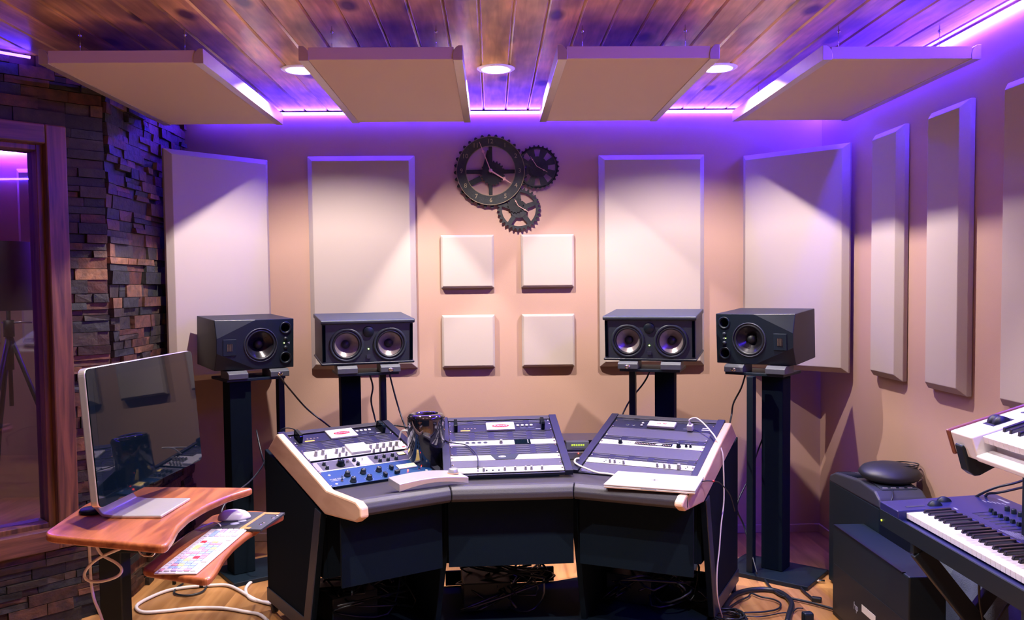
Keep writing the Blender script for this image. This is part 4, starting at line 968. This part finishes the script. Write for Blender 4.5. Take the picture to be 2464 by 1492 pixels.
cab('cable', [ony(617, 1035, 4.3), ony(622, 1060, 4.25), ony(630, 1095, 4.2), ony(640, 1130, 4.2)], .0045, M_BCABLE, 'black cable beside the far left stand column')
cab('cable', [ony(672, 1040, 4.02), ony(680, 1032, 4.02), ony(695, 1030, 4.02), ony(710, 1034, 4.0)], .0025, M_BCABLE, 'thin cable over the back corner of the left cheek')
cab('cable', [ony(645, 1085, 3.95), ony(632, 1120, 3.8), ony(605, 1155, 3.5), ony(575, 1180, 3.2), ony(540, 1215, 3.1), ony(532, 1245, 3.05), ony(540, 1275, 3.05)], .0035, M_BCABLE, 'grey black lead running behind the cart top')
cab('cable', [ony(1565, 890, 4.5), ony(1550, 920, 4.5), ony(1515, 965, 4.5), ony(1495, 1003, 4.4), ony(1480, 1030, 4.2)], .0045, M_BCABLE, 'black cable behind the right grey speaker stand')
cab('cable', [ony(1793, 903, 4.3), ony(1783, 935, 4.3), ony(1765, 970, 4.3), ony(1760, 1000, 4.3), ony(1753, 1030, 4.2), ony(1745, 1055, 4.1)], .0045, M_BCABLE, 'black cable from the far right speaker to the desk')
cab('cable', [ony(1846, 1030, 4.5), ony(1835, 1055, 4.5), ony(1820, 1095, 4.5), ony(1802, 1150, 4.4), ony(1773, 1217, 4.3), ony(1790, 1265, 4.3), ony(1808, 1330, 4.2), ony(1822, 1380, 4.1)], .0045, M_BCABLE, 'black cable bent behind the thin pole of the right stand')
# under-desk tangle
for k, sd, lb in (('L', 3, 'left'), ('C', 5, 'centre'), ('R', 8, 'right')):
    rr = random.Random(sd)
    mb = MB()
    for j in range(9): mb.tube([bayF(k) @ Vector((rr.uniform(.03, .45), rr.uniform(.02, .44), rr.uniform(.055, .22))) for _ in range(7)], .005, 6, 0, 4)
    tag(mb.build('cable_tangle', M_BCABLE), 'tangle of black cables on the shelf under the %s bay' % lb, 'cables', 'tangled cables under the desk', 'stuff')
    bxo = MB().box((.05, .12, .0455), (.26, .40, .17)).build('power_brick', M_BLACK, None, bayF(k), bevel=.004); tag(bxo, 'flat black power supply on the shelf under the %s bay' % lb, 'power supply', 'power supplies under the desk')
# right floor cables
F = lambda *a: [onz(px, py, .012) for px, py in a]
cab('cable', F((1745, 1475), (1748, 1455), (1765, 1434), (1795, 1422), (1835, 1418), (1870, 1423), (1893, 1436), (1905, 1453), (1900, 1475), (1893, 1500)), .013, M_BCABLE, 'thick black multicore cable arching over the floor')
cab('cable', F((1822, 1370), (1840, 1395), (1858, 1418), (1880, 1433), (1905, 1440), (1950, 1450), (2010, 1467), (2060, 1482), (2110, 1494)), .006, M_BCABLE, 'long black cable from the right stand across the floor')
cab('cable', F((1750, 1465), (1775, 1448), (1800, 1436), (1808, 1428), (1830, 1436), (1860, 1442), (1878, 1452), (1872, 1465), (1840, 1472), (1790, 1475), (1778, 1482)), .004, M_BCABLE, 'thin black cable loop on the floor inside the thick one')
cab('cable', F((1780, 1481), (1820, 1484), (1850, 1481), (1880, 1475), (1905, 1473), (1918, 1464), (1933, 1464)), .003, M_BCABLE, 'thin dark cable running to the upright black adapter')
cab('cable', F((1996, 1374), (1960, 1388), (1935, 1403), (1928, 1415), (1945, 1432), (1957, 1442)), .006, M_BCABLE, 'black cable with plug beside the tower computers')
cab('cable', F((1919, 1368), (1925, 1380), (1945, 1398), (1960, 1399)), .004, M_BCABLE, 'black cable with silver jack at the right stand base')
jk = MB().cyl(.006, 0, .045, 12).build('jack_plug', M_CHROME, None, T(*onz(1962, 1398, .012)) @ Ry(math.pi/2)); tag(jk, 'silver jack plug lying on the floor by the right stand', 'plug')
pg = MB().box((-.022, -.014, 0), (.022, .014, .022)).build('cable_plug', M_RUBBER, None, T(*onz(1965, 1448, .0)) @ Rz(-.5), bevel=.005); tag(pg, 'black rubber plug on the floor beside the tower', 'plug')
ad = MB().box((-.022, -.018, 0), (.022, .018, .085)).build('power_adapter', M_BLACK, None, T(*onz(1943, 1520, 0)) @ Rz(.1), bevel=.008); tag(ad, 'upright black power adapter at the bottom edge of the photo', 'adapter')
pr = MB().box((-.12, -.035, 0), (.12, .035, .04)).build('power_strip', M_BLACK, None, T(*onz(1880, 1525, 0)) @ Rz(-.05), bevel=.006); tag(pr, 'black multicore box at the bottom edge beside the adapter', 'power strip')
ctr_ = onz(1752, 1500, .01); mb = MB()
for j in range(9):
    rr_ = .085-.004*j; pts = [ctr_+Vector((rr_*math.cos(a*.4)+.004*math.sin(3*a+j), rr_*math.sin(a*.4)*.9, .006+.009*(j % 5)+.003*math.sin(2*a+j))) for a in range(17)]
    mb.tube(pts, .004, 6, 0, 3)
tag(mb.build('cable_coil', M_BCABLE), 'coil of thin black cable on the floor at the desk right foot', 'cable coil')

# ------------------------------------------------------------------ tower computers on the right
ta = empty('tower_computer', T(1.75, 3.83, 0)); tag(ta, 'taller black tower computer with sloped vented top, by the right wall', 'computer', 'black tower computers')
MB().box((-.105, -.27, .012), (.105, .27, .505)).build('case', M_BLACK, ta, bevel=.004)
cap = MB().prism([(.272, .500), (.262, .535), (.20, .560), (-.08, .585), (-.225, .572), (-.268, .545), (-.285, .505)], 'x', -.107, .107).build('top_cover', M_PCP, ta, bevel=.010, segs=3)
for j in range(11): MB().box((-.088, -.004, 0), (-.02, .004, .003)).build('vent_slot', M_BLACKM, cap, T(0, .215-.022*j, .5555+.0022*j) @ Rx(-.09))
pl = MB().box((-.07, -.05, 0), (.085, .045, .004)).build('button_panel', M_SPKG, cap, T(0, -.170, .578) @ Rx(.12), bevel=.002)
for j in range(4): MB().box((-.011, -.004, 0), (.011, .004, .003)).build('button', M_SILVER, pl, T(-.05+.036*j, -.036, .004), bevel=.001)
for j in range(3): MB().box((-.011, -.004, 0), (.011, .004, .003)).build('button', M_PCP, pl, T(.058, -.018+.018*j, .004), bevel=.001)
MB().box((-.105, -.2715, .30), (.105, -.27, .315)).build('front_seam', M_PCP, ta)
for x in (-.08, .08):
    for y in (-.24, .24): MB().cyl(.015, 0, .013, 12).build('foot', M_RUBBER, ta, T(x, y, 0))
tb = empty('tower_computer', T(1.57, 3.35, 0)); tag(tb, 'low black computer case with stickers on its left side, nearest the camera', 'computer', 'black tower computers')
MB().box((-.07, -.345, .0), (.07, .345, .405)).build('case', M_BLACKG if False else M_BLACK, tb, bevel=.006)
MB().box((-.0715, -.33, .02), (-.0700, .33, .235)).build('side_window', M_SPK, tb, bevel=.0005)
MB().box((-.073, -.30, .404), (-.060, .33, .408)).build('edge_highlight', M_NAVY, tb)  # painted highlight: navy strip for the blue glint along the top edge
SR = Matrix(((0, 0, -1, 0), (-1, 0, 0, 0), (0, 1, 0, 0), (0, 0, 0, 1)))      # lettering on a face that looks towards -X
lettering('hp', .045, M_PRINT, tb, T(-.0722, .095, .125) @ SR)
MB().box((-.0725, -.085, .128), (-.0715, .04, .158)).build('sticker', M_WHITEP, tb)
lettering('AUDIO', .022, M_PCP, tb, T(-.0712, .02, .30) @ SR) if False else None
# round case on the tall tower
rc = empty('headset_case', T(1.775, 3.745, .588)); tag(rc, 'round puffy black case resting on the tall tower', 'case')
MB().lathe([(.0003, .006), (.07, .004), (.105, .014), (.118, .032), (.105, .052), (.07, .066), (.03, .072), (.0003, .073)], 40).build('shell', M_RUBBER, rc, Rx(.12) @ Matrix.Scale(1.15, 4, (1, 0, 0)))
mb = MB()
for j in range(6):
    pts = [Vector((.075+(.045+.004*j)*math.cos(a*.45), .02+.05*math.sin(a*.45), .02+.009*j)) for a in range(15)]; mb.tube(pts, .0028, 6, 0, 3)
mb.build('coiled_lead', M_BCABLE, rc)
cab('cable', [ony(2146, 1176, 3.62), ony(2149, 1188, 3.58), ony(2147, 1200, 3.555), ony(2141, 1215, 3.545), ony(2139, 1232, 3.556)], .003, M_BCABLE, 'thin cable hanging over the front of the tall tower')

# ------------------------------------------------------------------ keyboards
def synth(name, origin, tilt, label, W, keyx, klen, y_first, nwhite, body, panel, keyz, bz, white=False, pitch=.0236):
    """local x = depth away from the player, y = towards the back wall, z = up; keys run towards the camera from y_first"""
    r = empty(name, T(*origin) @ Ry(-tilt)); tag(r, label, 'keyboard')
    wk = None; n = 0
    L_ = nwhite*pitch
    for i in range(nwhite):
        y = y_first-(i+.5)*pitch
        if wk is None: wk = MB().box((keyx, -pitch/2+.0006, keyz-.020), (keyx+klen, pitch/2-.0006, keyz)).build('white_key', M_IVORY, r, T(0, y, 0), bevel=.0012)
        else: dup(wk, r, T(0, y, 0))
    bk = None
    for i in range(nwhite-1):
        if i % 7 in (2, 6): continue
        y = y_first-(i+1)*pitch + {0: .0035, 1: -.0035, 3: .0045, 4: 0, 5: -.0045}[i % 7]
        if bk is None: bk = MB().prism([(keyx+.050, keyz-.002), (keyx+.056, keyz+.0115), (keyx+klen, keyz+.0125), (keyx+klen, keyz-.002)], 'y', -.0062, .0062).build('black_key', M_BLKKEY, r, T(0, y, 0), bevel=.0018)
        else: dup(bk, r, T(0, y, 0))
    return r, L_
# lower keyboard
lo, LL = synth('synthesizer', (1.395, 3.005, .600), .05, 'dark keyboard with faders and painted blue LED sheen, on the lower stand tier', .42, .030, .145, -.135, 29, M_SYNTH, M_SYNTH, .078, 0)
b = MB(); yl = -.135-LL-.03
b.box((0, -.135, 0), (.185, 0, .085)); b.box((.177, yl, 0), (.42, 0, .085)); b.box((0, yl, 0), (.030, -.135, .052)); b.box((.028, yl, 0), (.18, -.135, .050)); b.box((0, yl-.05, 0), (.42, yl, .085))
b.build('body', M_SYNTH, lo, bevel=.003)
MB().box((-.002, yl-.05, .0), (.004, -.0, .058)).build('front_rail', M_BLACK, lo)
for y in (-.055, -.085):
    MB().cyl(.024, -.009, .009, 24).build('pitch_wheel', M_BLACK, lo, T(.205 if y == -.055 else .150, y-(.0 if y == -.055 else .012), .078) @ Rx(math.pi/2))
MB().box((.05, -.10, .085), (.115, -.085, .0858)).build('touch_strip', M_PCP, lo)
for j in range(9):
    sl = MB().box((-.035, -.0012, 0), (.035, .0012, .0006)).build('fader_slot', M_BLACKM, lo, T(.250, -.215-.033*j, .085)); MB().prism([(-.007, 0), (-.004, .012), (.004, .012), (.007, 0)], 'y', -.006, .006).build('fader_cap', M_BLACK, sl, T(.022 if j else .03, 0, .0006), bevel=.001)
for j in range(8): MB().lathe([(.0085, 0), (.008, .014), (.0065, .016), (.0003, .016)], 18).build('knob', M_BLACK, lo, T(.335, -.215-.036*j, .085))
lp_ = MB()
for j in range(10): lp_.box((.215, -.235-.030*j, .0850), (.247, -.220-.030*j, .0853))
for j in range(8): lp_.box((.360, -.20-.035*j, .0850), (.364, -.178-.035*j, .0853))
lp_.box((.186, -.20, .0850), (.188, yl, .0853)); lp_.build('panel_print', M_PCP, lo)
pp = MB()
for j in range(6): pp.box((.192+.006*j, -.50-.012*j, .0851), (.1945+.006*j, -.40-.008*j, .0855))
for j in range(5): pp.box((.33+.01*j, -.10-.012*j, .0851), (.333+.01*j, -.075-.012*j, .0855))
pp.box((.386, -.13, .0851), (.397, -.07, .0855)); pp.box((.19, -.165, .0851), (.197, -.14, .0855))
pp.build('white_print', M_PRINT, lo)
MB().cyl(.004, 0, .004, 8).build('label_dot', M_LCDG, lo, T(-.001, -.015, .02) @ Ry(-math.pi/2))
# upper keyboard
up, UL = synth('synthesizer', (1.388, 2.50, .960), .30, 'white keyboard with wood end on the upper stand tier', .33, .030, .130, -.118, 22, M_WHITEPL, M_WHITEPL, .066, 0)
yl = -.118-UL-.03
b = MB(); b.box((0, -.115, 0), (.33, -.0, .072)); b.box((.160, yl, 0), (.33, -.115, .072)); b.box((-.004, yl, 0), (.05, -.115, .018)); b.box((.058, yl, .0), (.16, -.115, .045)); b.box((0, yl-.05, 0), (.33, yl, .072))
b.build('body', M_WHITEPL, up, bevel=.005, segs=3)
MB().box((-.006, .0, -.003), (.336, .014, .076)).build('wood_end', M_SYNWD, up, bevel=.004)
MB().box((.33, yl, -.003), (.345, .014, .078)).build('wood_back', M_SYNWD, up, bevel=.004)
MB().box((.085, -.085, .072), (.150, -.030, .0727)).build('wheel_well', M_NAVY, up)
for y in (-.045, -.070): MB().cyl(.024, -.009, .009, 24).build('pitch_wheel', M_NAVY, up, T(.118, y, .066) @ Rx(math.pi/2))
for j in range(2): MB().lathe([(.010, 0), (.0003, .002)], 18).build('oval_button', M_NAVY, up, T(.200, -.05-.024*j, .0722) @ Matrix.Scale(.6, 4, (1, 0, 0)))
MB().box((.175, yl, .0722), (.178, -.13, .0727)).box((.168, yl, .0722), (.170, -.12, .0727)).box((.225, -.10, .0722), (.228, -.04, .0727)).build('panel_lines', M_NAVY, up)
for j in range(3): MB().lathe([(.0115, 0), (.010, .018), (.008, .020), (.0003, .020)], 18).build('knob', M_NAVY, up, T(.245, -.165-.055*j, .072))
ds = MB().box((.19, -.25, .0722), (.225, -.15, .0735)).build('screen', M_NAVY, up); MB().cyl(.003, 0, .001, 8).build('pink_light', M_LEDR, ds, T(.206, -.18, .0735))
# stand
ks = empty('keyboard_stand', T(1.6, 2.5, 0)); tag(ks, 'black two tier keyboard stand with crossed legs', 'keyboard stand'); KI = ks.matrix_world.inverted()
def bar(a, b, wx, wy, name, m=M_BLACK):
    a = Vector(a); b = Vector(b); d = (b-a); L_ = d.length; q = d.to_track_quat('Z', 'Y').to_matrix().to_4x4()
    return MB().box((-wx/2, -wy/2, 0), (wx/2, wy/2, L_)).build(name, m, ks, KI @ T(*a) @ q, bevel=.004)
for y in (2.78, 2.18):
    bar((1.42, y, .575), (1.86, y, .02), .03, .06, 'leg'); bar((1.80, y+.035, .575), (1.40, y+.035, .02), .03, .045, 'leg')
    bar((1.395, y, .587), (1.83, y, .587), .022, .04, 'tier_arm')
bar((1.40, 2.82, .02), (1.40, 2.1, .02), .03, .03, 'foot_bar'); bar((1.86, 2.82, .02), (1.86, 2.1, .02), .03, .03, 'foot_bar')
bar((1.632, 2.53, .60), (1.632, 2.53, .97), .03, .03, 'post'); bar((1.612, 2.0, .60), (1.612, 2.0, .95), .03, .03, 'post'); bar((1.612, 2.58, .595), (1.612, 1.98, .595), .03, .012, 'post_rail')
for y in (2.455, 2.0):
    MB().prism([(-.010, .045), (-.016, .040), (-.018, -.035), (-.004, -.055), (.012, -.058), (.26, -.012), (.26, -.004), (.004, -.004), (.002, .018)], 'y', -.02, .02).build('upper_arm', M_BLACK, ks, KI @ T(1.395, y, .958) @ Ry(-.30), bevel=.003)
cab('cable', [ony(2480, 1150, 2.9), ony(2440, 1163, 2.9), ony(2400, 1172, 2.92), ony(2370, 1184, 2.95), ony(2343, 1198, 3.0)], .0045, M_BCABLE, 'upper of two black cables leaving the back of the lower keyboard')
cab('cable', [ony(2480, 1168, 2.9), ony(2430, 1180, 2.9), ony(2400, 1186, 2.92), ony(2378, 1188, 2.95), ony(2368, 1198, 3.0)], .0045, M_BCABLE, 'lower of two black cables leaving the back of the lower keyboard')
cab('cable', [ony(2357, 1290, 2.75), ony(2357, 1335, 2.75), ony(2357, 1375, 2.75), ony(2356, 1420, 2.75), ony(2358, 1455, 2.75), ony(2366, 1500, 2.75)], .004, M_BCABLE, 'black cable hanging in front of the grey blanket')
cab('cable', [ony(2462, 1365, 2.6), ony(2456, 1400, 2.6), ony(2445, 1432, 2.6), ony(2420, 1462, 2.6), ony(2395, 1500, 2.6)], .004, M_BCABLE, 'black cable slanting across the grey blanket')
# grey blanket heap
mb = MB(); nx, ny = 22, 30; vs = []; fs = []
for i in range(nx+1):
    for j in range(ny+1):
        u, v = i/nx, j/ny; x = 1.69+.215*u; y = 2.86+.56*v
        edge = min(1, u*3.2)*min(1, v*6+.15)*min(1, (1-v)*5)
        h = .47*(edge**.6)*(.88+.12*math.sin(v*9+u*3))+.02*math.sin(u*14+v*7)*edge+.012*math.sin(v*31)*edge
        vs.append((x-.02*(1-edge), y, max(.004, h)))
for i in range(nx):
    for j in range(ny): a = i*(ny+1)+j; fs.append((a, a+ny+1, a+ny+2, a+1))
base = len(vs); vs2 = [(x, y, .002) for x, y, z in vs]; 
per = [i*(ny+1) for i in range(nx+1)]+[nx*(ny+1)+j for j in range(1, ny+1)]+[i*(ny+1)+ny for i in range(nx-1, -1, -1)]+[j for j in range(ny-1, 0, -1)]
mb.add(vs+vs2, fs+[(per[k], per[(k+1) % len(per)], per[(k+1) % len(per)]+base, per[k]+base) for k in range(len(per))]+[[p+base for p in per]], 0, True)
tag(mb.build('blanket', M_CLOTH), 'grey blanket draped over a heap behind the keyboard stand legs', 'blanket')
lv = MB().box((-.008, -.012, 0), (.008, .012, .30)).build('post', M_PRINT, None, T(*ony(2199, 1440, 3.02)[:2], 0), bevel=.004); lv.name = 'pale_rod'; tag(lv, 'short pale rod standing beside the low computer case', 'rod')
